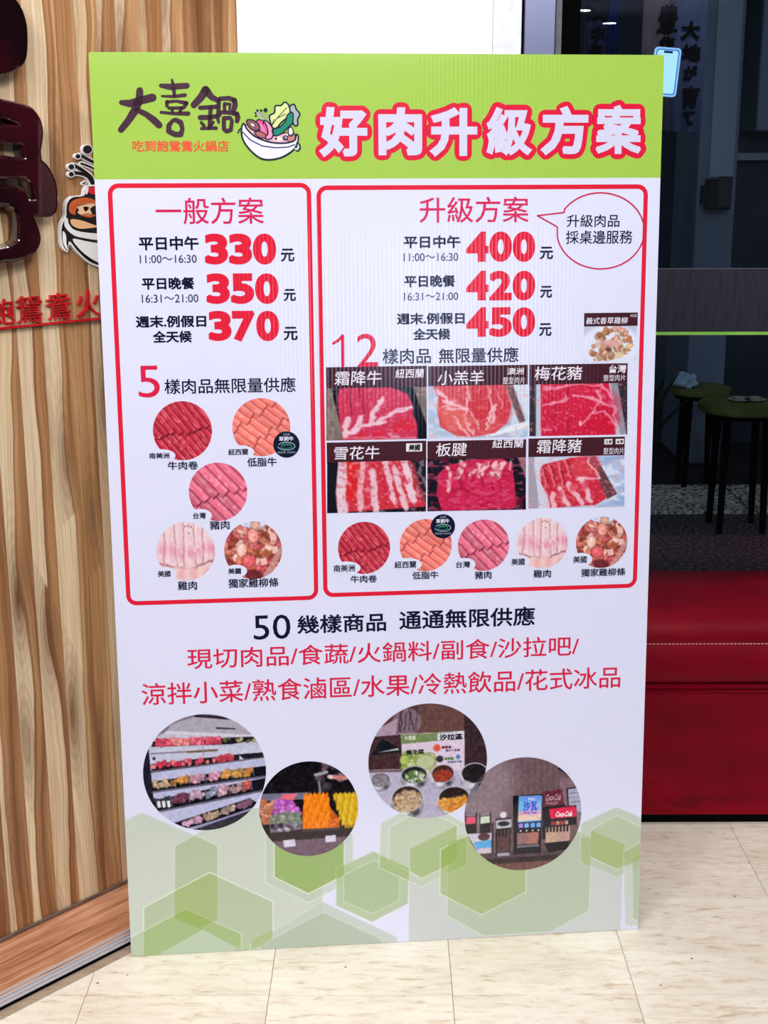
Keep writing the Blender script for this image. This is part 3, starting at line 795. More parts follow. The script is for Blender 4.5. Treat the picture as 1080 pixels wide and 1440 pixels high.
V[cor, 0] = .009-(.009-V[cor, 0])*kk; V[cor, 2] = .009-(.009-V[cor, 2])*kk
paste_obj('hexagon_pattern', board, [(V, F, C)], 'translucent green and grey hexagon pattern')

# ---- frames
p = Print()
round_frame(p, FB, [(153, 260.5), (434.5, 261), (444.5, 841), (182, 848)], .0072, .0135, RED, 2)
p.build('red_frame', board)
p = Print()
round_frame(p, FB, [(447.5, 265), (909.5, 261.5), (891.5, 824.5), (458, 836)], .0072, .0135, RED, 2)
p.build('red_frame', board)

# ---- title with red halo
p = Print(); halo = Print()
for ch, a, b, y0, y1 in (('好', 449.5, 516.5, 150.5, 220), ('肉', 532, 593.5, 151, 218.5), ('升', 605.5, 671, 151.5, 219.5),
                        ('級', 684.5, 747.5, 151, 218), ('方', 761.5, 827, 149.5, 217.5), ('案', 837.5, 902.5, 148, 216.5)):
    W, F0, E_ = text(p, FB, ch, a, y0, b, y1, (218, 216, 240), 4, bold=.0028 if ch in '案級' else .0034)
    P_, F_ = merged(W, F0, E_, .0112, 14); halo.add(P_, F_, (228, 32, 66), -2*LAY)
halo.build('title_halo', board)['label'] = 'red halo around the title characters'
p.build('title_lettering', board)['label'] = 'heavy white title characters'

# ---- logo: brush characters, small red line, hot pot drawing
LG = (74, 46, 62)
kx = 190/1080.
def lg(x, y): return (160+x*kx, 95+y*kx)
p = Print()
def br(pts, ws): stroke(p, FB, [lg(*q) for q in pts], [w*kx for w in ws], LG, 4, n=12)
br([(62, 280), (130, 288), (200, 268), (310, 240)], [40, 60, 62, 64])
br([(208, 185), (205, 260), (165, 350), (120, 420), (58, 498)], [55, 62, 66, 56, 50])
br([(180, 335), (260, 375), (320, 420), (362, 460)], [40, 46, 58, 56])
br([(378, 145), (450, 155), (585, 145)], [34, 50, 46]); br([(465, 98), (478, 160), (485, 225)], [18, 32, 28])
br([(385, 228), (480, 232), (570, 220)], [18, 26, 30])
br([(425, 275), (425, 305)], [30, 30]); br([(425, 275), (500, 268), (580, 285)], [28, 22, 36]); br([(580, 285), (560, 322), (440, 325)], [36, 26, 26])
br([(465, 330), (470, 355)], [26, 24]); br([(540, 325), (528, 358)], [30, 26]); br([(378, 358), (480, 368), (595, 368)], [24, 26, 36])
br([(470, 425), (440, 465), (440, 510), (490, 535), (535, 535), (550, 490), (535, 440), (495, 418), (470, 425)], [30, 40, 44, 44, 44, 34, 44, 36, 30])
br([(735, 180), (700, 235), (640, 300)], [66, 60, 52]); br([(735, 180), (780, 235), (830, 262)], [66, 50, 40])
br([(690, 322), (760, 318), (830, 312)], [34, 34, 36]); br([(775, 320), (765, 480)], [34, 34])
br([(690, 400), (770, 398), (850, 382)], [40, 40, 24]); br([(700, 440), (722, 468)], [26, 30]); br([(795, 438), (770, 470)], [26, 28]); br([(700, 488), (770, 486), (818, 484)], [24, 26, 30])
br([(840, 260), (838, 320), (830, 400), (838, 440)], [36, 34, 32, 22])
br([(850, 250), (920, 245), (965, 262)], [36, 36, 42]); br([(965, 262), (970, 300), (955, 350)], [42, 44, 40])
br([(885, 290), (885, 340)], [28, 28]); br([(895, 290), (930, 292), (925, 335)], [26, 22, 20])
br([(850, 358), (930, 360), (985, 372)], [30, 34, 40]); br([(985, 372), (992, 400), (985, 428)], [40, 42, 36]); br([(880, 405), (930, 402), (945, 425), (935, 500), (900, 510), (880, 490), (880, 405)], [34, 32, 30, 34, 36, 36, 34])
p.build('logo_characters', board)['label'] = 'dark plum brush characters'
p = Print(); text(p, FB, '吃到飽鴛鴦火鍋店', 186.4, 197.5, 321.8, 213.5, (238, 92, 62), 4, bold=.0004)
p.build('tagline', board)['label'] = 'small orange red line of characters'
p = Print()
def pt(x, y): return (330+x/9.82, 130+y/9.82)
K = (34, 40, 62)
def shape(pts, c, lay, ow=22, sm=True):
    P = [pt(*q) for q in pts]
    if sm: P = [tuple(q) for q in smooth_pts(P, 5)]
    ngon(p, FB, P, c, lay)
    if ow: stroke(p, FB, P, ow/9.82, K, lay+.5, closed=True, n=6)
shape([(140, 450), (300, 500), (500, 600), (700, 560), (820, 560), (830, 660), (700, 700), (480, 690), (280, 610), (160, 520)], (250, 190, 205), 3.5, 12)
shape([(760, 200), (820, 165), (850, 230), (900, 300), (870, 370), (870, 450), (820, 450), (780, 330)], (170, 182, 186), 4, 22)
shape([(480, 330), (550, 280), (560, 190), (640, 180), (690, 135), (740, 170), (765, 260), (740, 330), (640, 420), (580, 490), (520, 480)], (226, 236, 160), 5, 22)
for a in ([(515, 455), (590, 350), (720, 210)], [(600, 350), (700, 300)], [(520, 440), (545, 370)]): stroke(p, FB, [pt(*q) for q in a], 1.1, K, 6, n=6)
shape([(730, 310), (800, 280), (800, 420), (740, 480), (660, 560), (560, 600), (520, 520), (620, 480), (700, 400)], (38, 140, 118), 6, 18)
for x0, x1, xc in ((300, 345, 400), (330, 380, 430), (365, 410, 450), (290, 330, 390), (430, 450, 480)):
    stroke(p, FB, [pt(x0, 260+(x0-300)*.2), pt(x1, 320), pt(xc, 400)], 1.6, K, 4.2, n=6); stroke(p, FB, [pt(x0, 260+(x0-300)*.2), pt(x1, 320), pt(xc, 400)], .7, (236, 240, 220), 4.4, n=6)
for x, y, r in ((425, 245, 30), (312, 252, 18), (290, 285, 16), (292, 325, 16), (365, 250, 18)): disc(p, FB, *pt(x, y), r/9.82, r/9.82, K, 4.6, 14)
shape([(400, 400), (470, 420), (530, 520), (520, 620), (460, 650), (400, 600)], (250, 160, 196), 6, 18)
shape([(300, 400), (360, 380), (430, 440), (460, 560), (420, 600), (340, 520)], (236, 92, 130), 6.4, 18)
shape([(340, 440), (380, 430), (420, 520), (400, 570), (350, 500)], (226, 130, 190), 6.8, 0)
shape([(165, 390), (240, 380), (320, 430), (345, 500), (280, 530), (200, 480)], (150, 92, 96), 7, 18)
shape([(210, 420), (260, 430), (280, 470), (240, 470)], (240, 226, 220), 7.2, 8)
shape([(270, 560), (340, 535), (410, 570), (430, 620), (350, 625)], (186, 110, 110), 7, 14)
shape([(740, 510), (780, 480), (810, 540), (790, 600), (750, 590)], (236, 236, 220), 7, 16)
shape([(740, 600), (830, 590), (820, 680), (740, 680)], (208, 130, 122), 6.9, 12)
for x, y, r, c in ((615, 645, 34, (240, 238, 214)), (700, 630, 38, (60, 70, 96)), (705, 625, 18, (226, 228, 236)), (570, 640, 16, K)): disc(p, FB, *pt(x, y), r/9.82, r/9.82, c, 7.3, 16)
shape([(95, 500), (125, 430), (180, 520), (300, 620), (500, 690), (700, 700), (830, 660), (850, 580), (880, 620), (850, 740), (780, 820), (640, 900), (470, 930), (340, 900), (200, 780), (110, 640)], (240, 238, 254), 8, 24)
stroke(p, FB, [tuple(q) for q in [pt(100, 540), pt(220, 660), pt(380, 740), (pt(560, 765)), pt(740, 755), pt(830, 720)]], 1.6, (40, 46, 110), 9, n=8)
stroke(p, FB, [pt(830, 770), pt(870, 810), pt(905, 770), pt(895, 720), pt(860, 700)], 2.4, K, 8.8, n=8); stroke(p, FB, [pt(830, 775), pt(865, 790), pt(885, 760), pt(875, 725)], 1.4, (240, 238, 254), 9, n=8)
stroke(p, FB, [pt(100, 490), pt(60, 520), pt(48, 560)], 2, K, 8.8, n=8)
p.build('hot_pot_drawing', board)['label'] = 'drawing of a white bowl with vegetables'

# ---- text blocks: name, list of (string, x0,y0,x1,y1, colour, bold)
B1, B2, B3 = .0007, .0011, .0003
def block(items, name='lettering', label=None):
    for it in items:
        body, x0, y0, x1, y1, c, b = it[:7]; solo(board, FB, body, x0, y0, x1, y1, c, 3, b, name=name, label=label)
def digits(ds, x0, y0, x1, y1):
    n = len(ds); w = (x1-x0); g = w*.012; cw = (w-g*(n-1))/n
    return [(d, x0+i*(cw+g), y0, x0+i*(cw+g)+cw, y1, RED, .0034) for i, d in enumerate(ds)]
block([('一般方案', 218.9, 277.8, 371, 315.4, PINK, B3)], 'heading', 'thin crimson heading characters')
block([('升級方案', 589.8, 276.7, 743.6, 313, PINK, B3)], 'heading', 'thin crimson heading characters')
for X, rows in (('L', (('平日中午', 195, 332.4, 279.5, 351.9, '11:00～16:30', 196.5, 358.5, 276.6, 370, '330', 287.8, 328.4, 388.3, 372, 395, 349.6, 414, 368),
                       ('平日晚餐', 199.4, 390, 273.5, 407.3, '16:31～21:00', 199.4, 414, 279, 425.6, '350', 290, 384.3, 391.7, 427.4, 398.9, 406.4, 416, 423.6))),
                ('R', (('平日中午', 567.6, 331.3, 647.6, 349, '11:00～16:30', 567.6, 355.8, 644.4, 367.3, '400', 655.6, 325.6, 752.4, 368.2, 759, 346.9, 777.8, 364.7),
                       ('平日晚餐', 568.4, 386.9, 640, 403.8, '16:31～21:00', 568, 411.3, 644.4, 422.4, '420', 655.6, 380.7, 752.4, 422.4, 759.6, 402, 776.4, 418.9)))):
    for (a, a0, a1, a2, a3, b, b0, b1, b2, b3, d, d0, d1, d2, d3, e0, e1, e2, e3) in rows:
        block([(a, a0, a1, a2, a3, NAVY, B1), (b, b0, b1, b2, b3, (60, 66, 104), 0.00015), ('元', e0, e1, e2, e3, NAVY, B1)])
        block(digits(d, d0, d1, d2, d3), 'price_figure', 'heavy red price figure')
block([('週末.例假日', 191, 443.7, 290, 460.5, NAVY, B1), ('全天候', 215, 465, 269.7, 482, NAVY, B1), ('元', 399, 459.5, 418.4, 478.7, NAVY, B1)])
block(digits('370', 293, 437, 392.6, 479.6), 'price_figure', 'heavy red price figure')
block([('週末.例假日', 558, 439.8, 653.3, 456, NAVY, B1), ('全天候', 580.9, 461.6, 632.9, 478, NAVY, B1), ('元', 758, 454.4, 775.6, 472.7, NAVY, B1)])
block(digits('450', 655.6, 432, 752.4, 473.6), 'price_figure', 'heavy red price figure')
block([('5', 194.4, 514.2, 224.4, 559, RED2, 0)], 'number', 'large thin red figure'); block([('樣肉品無限量供應', 231, 531.4, 415.8, 552.8, NAVY, B3)])
p = Print(); stroke(p, FB, [(481.8, 471.8), (482.2, 515)], 4.6, RED2, 3, n=4); stroke(p, FB, [(481.5, 472.5), (476, 478.5), (468.5, 483)], [4.4, 4, 3.6], RED2, 3.05, n=6); p.build('number', board)['label'] = 'large thin red figure'
block([('2', 502, 469.3, 531.6, 515.5, RED2, 0)], 'number', 'large thin red figures')
block([('樣肉品', 537.8, 490, 606, 511.5, NAVY, B3), ('無限量供應', 617, 488.5, 728.9, 510, NAVY, B3)])
block([('50', 356.5, 864.5, 408.6, 899, NAVY, 0.0002), ('幾樣商品', 418, 863.5, 543, 889.5, NAVY, B1), ('通通無限供應', 561.4, 855.5, 752, 882.5, NAVY, B1)])
block([('現切肉品/食蔬/火鍋料/副食/沙拉吧/', 262.8, 903, 814, 931.5, RED2, B3)], 'lettering', 'red line of characters')
block([('涼拌小菜/熟食滷區/水果/冷熱飲品/花式冰品', 198.5, 949, 872, 979.5, RED2, B3)], 'lettering', 'red line of characters')
# speech bubble
p = Print()
bx, by, brx, bry = 844.4, 324.7, 61.5, 53.5
E0 = [(bx+brx*math.cos(R(a)), by+bry*math.sin(R(a))) for a in np.linspace(-151, 171, 60)]
E0 = [(x, y) for x, y in E0]
loop = [(755.6, 303.3)]+E0[::1]
loop = [(755.6, 303.3), (793.3, 298.9)]+[q for q in E0 if True][1:]+[(783.5, 319)]
stroke(p, FB, loop, 2.1, (206, 40, 84), 3, closed=True, n=8)
sb = p.build('speech_bubble', board)
solo(sb, FB, '升級肉品', 797, 301.6, 871, 319.5, NAVY, 3, .0002); solo(sb, FB, '採桌邊服務', 795.6, 324, 889.3, 343, NAVY, 3, .0002)

# ---- meat photographs
def rolls(ang, sp_, base, light, dark, gapline=(0., .0), n=100, seed=1, lines=((0., .25),), mott=.5):
    im = Img(n, n); x = (im.X-.5)*2; y = (im.Y-.5)*2
    a = x*math.cos(ang)+y*math.sin(ang); b = -x*math.sin(ang)+y*math.cos(ang)
    nz_ = im.noise(3, 3, seed)
    grp = np.zeros_like(a); edge = np.full_like(a, 9.)
    for c0, sl in lines:
        bb = np.floor(b/sp_)*sp_
        q = a-(c0+sl*bb+.06*np.sin(bb*37+seed)); grp += q > 0; edge = np.minimum(edge, np.abs(q))
    ph = (b+grp*sp_*.47+.015*(nz_-.5))/sp_; fr_ = ph-np.floor(ph); k = np.floor(ph)
    sh = np.sqrt(np.clip(1-(fr_*2-1)**2, 0, 1)); rk = np.random.RandomState(seed).rand(64)[(k.astype(int)) % 64]
    st = im.noise(1, 1, seed+3, a*4+k*7, b*30); st2 = im.noise(1, 1, seed+4, a*9+k*3, b*9)
    base, light, dark = (np.array(v, float) for v in (base, light, dark))
    c = base[None, None]*(.88+.22*rk[..., None])+(light-base)*np.clip((st-.45)*2.2*mott+(st2-.6)*2.5*mott, 0, 1)[..., None]
    hl = np.clip(1-np.abs(fr_-.36)*4.5, 0, 1)[..., None]; c = c+(light-c)*hl*.45
    s2 = np.clip(sh*1.5, 0, 1)[..., None]; c = dark+(c-dark)*s2
    e = np.clip(edge/.05, 0, 1)[..., None]; c = dark*.8+(c-dark*.8)*(.25+.75*e); im.a = c; return im
def pic_beef(n): return rolls(R(52), .205, (196, 48, 68), (240, 130, 138), (84, 10, 32), n=n, seed=3, lines=((.04, -.55),), mott=.55)
def pic_lean(n): return rolls(R(38), .25, (238, 122, 112), (255, 186, 172), (176, 58, 66), n=n, seed=8, lines=((-.5, -.35), (.28, -.25)), mott=.4)
def pic_pork(n): return rolls(R(47), .31, (222, 104, 130), (250, 172, 188), (112, 22, 50), n=n, seed=5, lines=((.12, -.45),), mott=.5)
def pic_chick(n):
    im = Img(n, n); im.fill((240, 204, 210)); x = im.X; y = im.Y
    band = np.exp(-((y-.5+.05*np.sin(x*9))/.10)**2)*(.6+.5*im.noise(6, 5, 2)); im.put(band*.75, (236, 140, 168))
    im.put((im.noise(14, 14, 4) > .72)*.5, (250, 232, 232))
    for i, xx in enumerate((-.02, .145, .31, .475, .64, .80, .96)): im.line(xx, .0, xx+.03*(-1)**i+.01, .74, .008, (176, 104, 120), .75, wob=.03, seed=i); im.line(xx+.04, 0, xx+.05, .7, .02, (255, 230, 234), .5, wob=.02, seed=i+4)
    im.line(.02, .68, .3, .76, .012, (170, 90, 100), .8, .05, 2); im.line(.3, .76, .66, .78, .01, (180, 106, 112), .7, .04, 3); im.line(.66, .78, 1, .66, .014, (160, 80, 90), .8, .05, 1)
    for i in range(7): im.ell(.2+i*.11, .88-.03*(i % 2), .075, .1, (246, 206, 200) if i % 2 else (238, 176, 176), .3, al=.8, soft=4)
    for q in ((.55, .06), (.56, .19), (.6, .08), (.5, .07)): im.ell(q[0], q[1], .010, .012, (70, 40, 50))
    return im
def pic_strips(n, seed=7):
    im = Img(n, n); im.fill((150, 70, 60))
    im.ell(.5, .02, .25, .14, (214, 214, 240), al=1, soft=6)
    im.pile(110, [(0, .08), (1, .05), (1, .95), (0, 1)], [(226, 112, 112), (214, 92, 98), (240, 150, 138), (206, 84, 84), (232, 128, 104), (250, 186, 170), (206, 110, 80)], .05, .12, seed, 2.6)
    im.a += (im.noise(26, 26, 9)[..., None]-.5)*46
    for q in ((.85, .28), (.88, .5), (.68, .70)): im.poly([(q[0]-.06, q[1]-.05), (q[0]+.04, q[1]-.07), (q[0]+.07, q[1]+.04), (q[0]-.04, q[1]+.07)], (240, 190, 184))
    im.ell(.5, .92, .17, .09, (104, 36, 44), .2, al=.9, soft=5); im.line(.98, .5, .7, 1., .05, (206, 168, 160), .7)
    return im
PICS = dict(beef=pic_beef(104), lean=pic_lean(104), pork=pic_pork(104), chick=pic_chick(104), strips=pic_strips(104))
def badge(cx, cy, r):
    p = Print()
    disc(p, FB, cx, cy, r, r, (20, 26, 48), 6); k = r/65
    Eb = [(cx+42*k*math.cos(t), cy+8*k+19*k*math.sin(t)) for t in np.linspace(-2.7, 3.0, 30)]
    stroke(p, FB, Eb, 3.2*k*1.3, (150, 170, 190), 7, n=6)
    stroke(p, FB, [(cx-26*k, cy+10*k), (cx-16*k, cy-4*k), (cx-10*k, cy+6*k), (cx, cy-6*k), (cx+6*k, cy+5*k), (cx+16*k, cy-5*k), (cx+24*k, cy+6*k)], 4*k, (60, 150, 110), 7, n=6)
    stroke(p, FB, [(cx-28*k, cy+16*k), (cx, cy+21*k), (cx+30*k, cy+12*k)], 4*k, (50, 130, 110), 7, n=6)
    bd = p.build('round_badge', board); bd['label'] = 'small dark round badge with green emblem'
    solo(bd, FB, '紐西蘭', cx-16*k, cy-56*k, cx+16*k, cy-43*k, (150, 160, 190), 7)
    solo(bd, FB, '草飼牛', cx-37*k, cy-40*k, cx+35*k, cy-17*k, (226, 230, 244), 7, .0002)
    solo(bd, FB, '草飼牧養', cx-44*k, cy+33*k, cx-4*k, cy+45*k, (160, 168, 190), 7); solo(bd, FB, '低脂健康', cx+2*k, cy+33*k, cx+44*k, cy+43*k, (160, 168, 190), 7)
def meat_circle(pic, cx, cy, r, org, ob, nm, nb, label, notch=True):
    paste_obj('round_photo', board, [paste(None, FB, PICS[pic], None, 3, circle=(cx, cy, r, r))], label)
    p = Print()
    m = ((ob[0]+ob[2])/2, (ob[1]+ob[3])/2)
    if notch: disc(p, FB, m[0]+2, m[1], (ob[2]-ob[0])/2+5.5*r/41+1, (ob[3]-ob[1])/2+4*r/41+1, WHITE, 4)
    cp_ = p.build('caption_notch', board)
    solo(cp_, FB, org, *ob, (56, 58, 76), 5, .00035); solo(cp_, FB, nm, *nb, NAVY, 5, .0003)
meat_circle('beef', 256.7, 605.8, 41.5, '南美洲', (209.7, 636.7, 238.3, 645), '牛肉卷', (236, 648.6, 278.6, 660.5), 'round photo of dark red beef rolls')
meat_circle('lean', 367.5, 600.8, 40.8, '紐西蘭', (321, 631, 349, 640), '低脂牛', (347.5, 643.4, 389, 656), 'round photo of salmon pink beef rolls')
badge(402.8, 625, 18.5)
meat_circle('pork', 306.7, 691.7, 41, '台灣', (271.4, 720.6, 289.5, 729.7), '豬肉', (295, 732, 322.8, 744.6), 'round photo of pink pork rolls')
meat_circle('chick', 261.4, 775.6, 41, '美國', (222, 802.4, 240, 811.3), '雞肉', (250, 817, 277, 829.7), 'round photo of pale pink chicken rolls')
meat_circle('strips', 356, 773.9, 40.5, '美國', (321, 798.8, 339, 807.3), '獨家雞柳條', (321, 813, 391.7, 826), 'round photo of raw chicken strips')
meat_circle('beef', 512, 770.5, 36.6, '南美洲', (469, 794, 499, 804), '牛肉卷', (493, 808.8, 530, 819.3), 'round photo of dark red beef rolls')
meat_circle('lean', 598.7, 766.7, 36.6, '紐西蘭', (554.7, 789, 585.3, 798.8), '低脂牛', (579.6, 803.4, 616.4, 814.3), 'round photo of salmon pink beef rolls')
badge(622.8, 740, 17)
meat_circle('pork', 680, 766.7, 36, '台灣', (641, 789, 661, 798.5), '豬肉', (667.6, 803, 691, 814), 'round photo of pink pork rolls')
meat_circle('chick', 762.7, 764, 35.5, '美國', (719, 785, 737.8, 794.8), '雞肉', (750, 801, 774.7, 812.2), 'round photo of pale pink chicken rolls')
meat_circle('strips', 846, 762.7, 36, '美國', (805.8, 781.8, 825, 791.7), '獨家雞柳條', (817, 799, 879.2, 810.2), 'round photo of raw chicken strips')

# ---- the six tray photographs and the small plate
BAR = (70, 32, 42)
def zf(ox, oy, kx, ky, x0, y0, x1, y1):      # zoom pixels -> picture 0..1
    def f(x, y): X = ox+x/kx; Y = oy+y/ky; return ((X-x0)/(x1-x0), (Y-y0)/(y1-y0))
    return f
def tray_photo(cell, fn, label, w=160):
    x0, y0, x1, y1 = cell; asp = (x1-x0)/(y1-y0); im = Img(w, int(w/asp), asp); fn(im)
    im.a += (im.noise(w*.5, w*.5/asp, 5)[..., None]-.5)*10
    paste_obj('tray_photo', board, [paste(None, FB, im, [(x0, y0), (x1, y0-1.2), (x1, y1-2.5), (x0, y1)], 3)], label)
z5 = lambda c: zf(455, 508, 3.724, 3.724, *c); z6 = lambda c: zf(735, 430, 4.879, 4.879, *c)
def grain(im, c, al, fx, fy, th, seed): im.put(np.clip((im.noise(fx, fy, seed)-th)*6, 0, 1)*al, c)
def ph1(im):
    f = z5(c1); im.fill((118, 104, 98)); grain(im, (150, 136, 126), .5, 30, 6, .5, 1)
    im.poly([f(35, 130), f(450, 130), f(545, 420), f(110, 420)], (14, 16, 26)); im.poly([f(60, 135), f(445, 130), f(500, 320), f(520, 420), f(100, 420)], (34, 30, 40))
    body = [f(80, 150), f(130, 130), f(330, 130), f(440, 175), f(470, 240), f(470, 290), f(490, 330), f(490, 420), f(100, 420), f(80, 280), f(72, 200)]
    im.poly(body, (206, 50, 84)); m = im.a[..., 0] > 150
    for (a, b, c, d, r, cc, al) in ((190, 140, 220, 290, .05, (190, 36, 70), .6), (130, 150, 150, 280, .04, (186, 36, 70), .5), (320, 160, 330, 230, .09, (214, 60, 90), .5)): im.line(*f(a, b), *f(c, d), r, cc, al, .05, 3)
    im.line(*f(185, 150), *f(215, 270), .008, (120, 16, 44), .8); im.line(*f(130, 150), *f(150, 280), .008, (120, 16, 44), .8)
    for a, b, c, d, r in ((305, 200, 250, 330, .055), (205, 290, 160, 380, .05), (250, 330, 120, 390, .035), (130, 310, 105, 390, .05), (250, 330, 350, 290, .03), (350, 290, 460, 260, .028), (345, 270, 460, 240, .02), (330, 320, 250, 345, .02), (350, 385, 385, 400, .012)): im.line(*f(a, b), *f(c, d), r, (238, 206, 220), .92, .09, int(a))
    for a, b, r in ((200, 395, .07), (290, 390, .09), (430, 340, .12), (380, 360, .07)): im.ell(*f(a, b), r*1.4, r, (216, 34, 60), .2, al=.9, soft=4)
    grain(im, (236, 160, 180), .35, 40, 26, .66, 9); im.line(*f(100, 402), *f(480, 408), .016, (220, 140, 160), .8, .03, 2)
    im.poly([f(440, 130), f(470, 140), f(560, 400), f(500, 420), f(488, 330), f(470, 250)], (12, 14, 24))
def ph2(im):
    f = z5(c2); im.fill((176, 196, 224)); grain(im, (214, 224, 240), .7, 9, 12, .45, 1)
    im.poly([f(950, 125), f(990, 125), f(1060, 330), f(1030, 345)], (112, 84, 84)); im.poly([f(1000, 125), f(1070, 125), f(1070, 330)], (214, 224, 240))
    im.line(*f(950, 360), *f(1060, 330), .03, (228, 234, 246)); im.line(*f(860, 395), *f(1065, 345), .03, (240, 244, 250), .8)
    im.poly([f(570, 125), f(950, 125), f(985, 240), f(960, 330), f(900, 380), f(800, 400), f(700, 395), f(610, 345), f(595, 260), f(600, 190)], (214, 74, 84)); 
    im.ell(*f(815, 225), .24, .36, (206, 48, 62), -.2, al=.85, soft=8); im.ell(*f(690, 300), .3, .22, (232, 112, 100), .5, al=.7, soft=10); im.ell(*f(920, 230), .2, .36, (210, 54, 70), -.3, al=.8, soft=8)
    for a, b, c, d, r in ((640, 215, 745, 250, .04), (600, 150, 650, 220, .03), (745, 160, 735, 320, .014), (735, 320, 790, 390, .016), (770, 135, 760, 250, .014), (760, 250, 810, 350, .012), (860, 135, 885, 250, .016), (885, 250, 860, 370, .024), (890, 220, 880, 330, .03), (680, 280, 750, 390, .016), (650, 250, 740, 270, .02), (600, 240, 700, 200, .012), (900, 140, 935, 260, .01)): im.line(*f(a, b), *f(c, d), r, (246, 206, 214), .85, .1, int(a))
    grain(im, (240, 150, 150), .35, 26, 26, .6, 4)
def ph3(im):
    f = z6(c3); im.fill((50, 46, 54)); im.poly([f(90, 530), f(630, 530), f(710, 900), f(90, 900)], (196, 196, 212)); im.poly([f(600, 530), f(650, 530), f(712, 890), f(670, 895)], (150, 150, 164))
    im.poly([f(122, 530), f(590, 530), f(640, 900), f(125, 900)], (208, 32, 66))
    for a in (210, 310): im.line(*f(a, 560), *f(a+10, 890), .02, (160, 16, 44), .6, .05, a)
    im.ell(*f(470, 690), .55, .36, (218, 36, 72), 0, al=.6, soft=12); im.ell(*f(540, 790), .34, .25, (204, 24, 54), 0, al=.7, soft=8)
    for a, b, c, d, r in ((215, 570, 300, 545, .02), (300, 545, 540, 550, .014), (540, 550, 620, 640, .02), (345, 620, 470, 635, .03), (470, 635, 620, 700, .02), (620, 700, 640, 830, .016), (520, 590, 530, 640, .03), (390, 820, 480, 730, .02), (480, 730, 560, 730, .016), (560, 730, 640, 840, .018), (530, 650, 480, 740, .014), (130, 690, 210, 665, .02), (210, 665, 310, 640, .02), (150, 560, 200, 565, .02), (270, 660, 300, 620, .016), (135, 850, 200, 850, .014)): im.line(*f(a, b), *f(c, d), r, (244, 164, 188), .85, .07, int(a))
    grain(im, (240, 140, 164), .5, 44, 32, .68, 4); im.ell(*f(395, 812), .03, .05, (246, 200, 214), al=.8)
def ph4(im):
    f = z5(c4); im.fill((24, 24, 38)); im.poly([f(75, 520), f(455, 520), f(535, 750), f(530, 770), f(70, 795), f(65, 700)], (206, 52, 66))
    for a, b, c, d, r, cc in ((95, 535, 95, 780, .10, (236, 214, 228)), (150, 530, 150, 700, .10, (220, 40, 40)), (205, 530, 190, 780, .055, (240, 176, 188)), (235, 530, 235, 700, .06, (212, 66, 90)), (260, 580, 275, 790, .065, (240, 204, 216)), (325, 530, 370, 740, .06, (240, 196, 210)), (300, 560, 330, 700, .05, (204, 44, 68)), (370, 560, 425, 770, .055, (242, 204, 218)), (420, 530, 470, 740, .075, (242, 216, 228)), (460, 540, 520, 730, .05, (150, 60, 70)), (395, 540, 440, 640, .03, (206, 60, 84))): im.line(*f(a, b), *f(c, d), r, cc, .9, .05, int(a))
    grain(im, (246, 220, 230), .4, 34, 20, .62, 4); grain(im, (190, 30, 50), .35, 30, 22, .66, 6)
    im.poly([f(0, 520), f(78, 520), f(62, 700), f(75, 800), f(0, 800)], (22, 22, 34))
def ph5(im):
    f = z5(c5); im.fill((20, 22, 34)); im.poly([f(1015, 505), f(1070, 500), f(1070, 640)], (130, 118, 116))
    im.poly([f(600, 590), f(650, 545), f(800, 515), f(940, 515), f(985, 540), f(1000, 640), f(1010, 760), f(990, 780), f(620, 785), f(592, 700)], (202, 36, 78))
    for i, a in enumerate((720, 790, 840, 885, 925)):
        im.line(*f(a+20, 540), *f(a-20, 610), .045, (246, 216, 206), .9, .08, i); im.line(*f(a-15, 590), *f(a+5, 700), .014, (140, 14, 48), .8, .08, i+4)
        im.line(*f(a-30, 620), *f(a-5, 740), .06, (218, 44, 96), .6, .08, i)
    im.line(*f(720, 530), *f(715, 590), .035, (240, 190, 190), .9, .05, 3)
    im.line(*f(655, 570), *f(662, 680), .035, (242, 196, 200), .9, .08, 1); im.line(*f(980, 530), *f(975, 570), .02, (230, 180, 180), .9)
    grain(im, (232, 100, 140), .5, 22, 26, .58, 4); grain(im, (170, 20, 54), .5, 20, 20, .66, 7)
def ph6(im):
    f = z6(c6); im.fill((176, 198, 232)); grain(im, (226, 234, 248), .8, 12, 12, .5, 1); grain(im, (130, 160, 210), .5, 16, 16, .62, 3)
    im.poly([f(35, 1040), f(80, 1040), f(110, 1390), f(35, 1390)], (168, 160, 176))
    im.poly([f(75, 1075), f(130, 1045), f(500, 1035), f(650, 1300), f(645, 1325), f(480, 1385), f(120, 1390)], (212, 214, 232)); im.poly([f(440, 1040), f(500, 1036), f(648, 1300), f(580, 1335)], (102, 62, 70))
    im.poly([f(120, 1130), f(140, 1090), f(330, 1045), f(440, 1038), f(510, 1170), f(575, 1330), f(500, 1375), f(190, 1390), f(170, 1300), f(125, 1220)], (206, 44, 66))
    for a, b, c, d in ((190, 1095, 235, 1240), (250, 1080, 290, 1230), (300, 1060, 350, 1190), (140, 1110, 175, 1250)): im.line(*f(a, b), *f(c, d), .012, (128, 16, 40), .8, .05, a); im.line(*f(a-12, b), *f(c-16, d), .018, (240, 130, 140), .8, .05, a)
    im.ell(*f(430, 1110), .26, .30, (226, 76, 90), .8, al=.6, soft=8)
    for a, b, c, d, r in ((210, 1300, 220, 1380, .05), (260, 1260, 310, 1370, .045), (320, 1220, 400, 1370, .05), (400, 1195, 470, 1350, .05), (380, 1190, 530, 1190, .02), (450, 1060, 520, 1180, .02)): im.line(*f(a, b), *f(c, d), r, (244, 200, 212), .9, .06, a)
    for a, b in ((345, 1250), (425, 1240), (255, 1300)): im.ell(*f(a, b), .07, .09, (226, 70, 92), .4, al=.8, soft=4)
    grain(im, (240, 150, 160), .4, 34, 30, .62, 4)
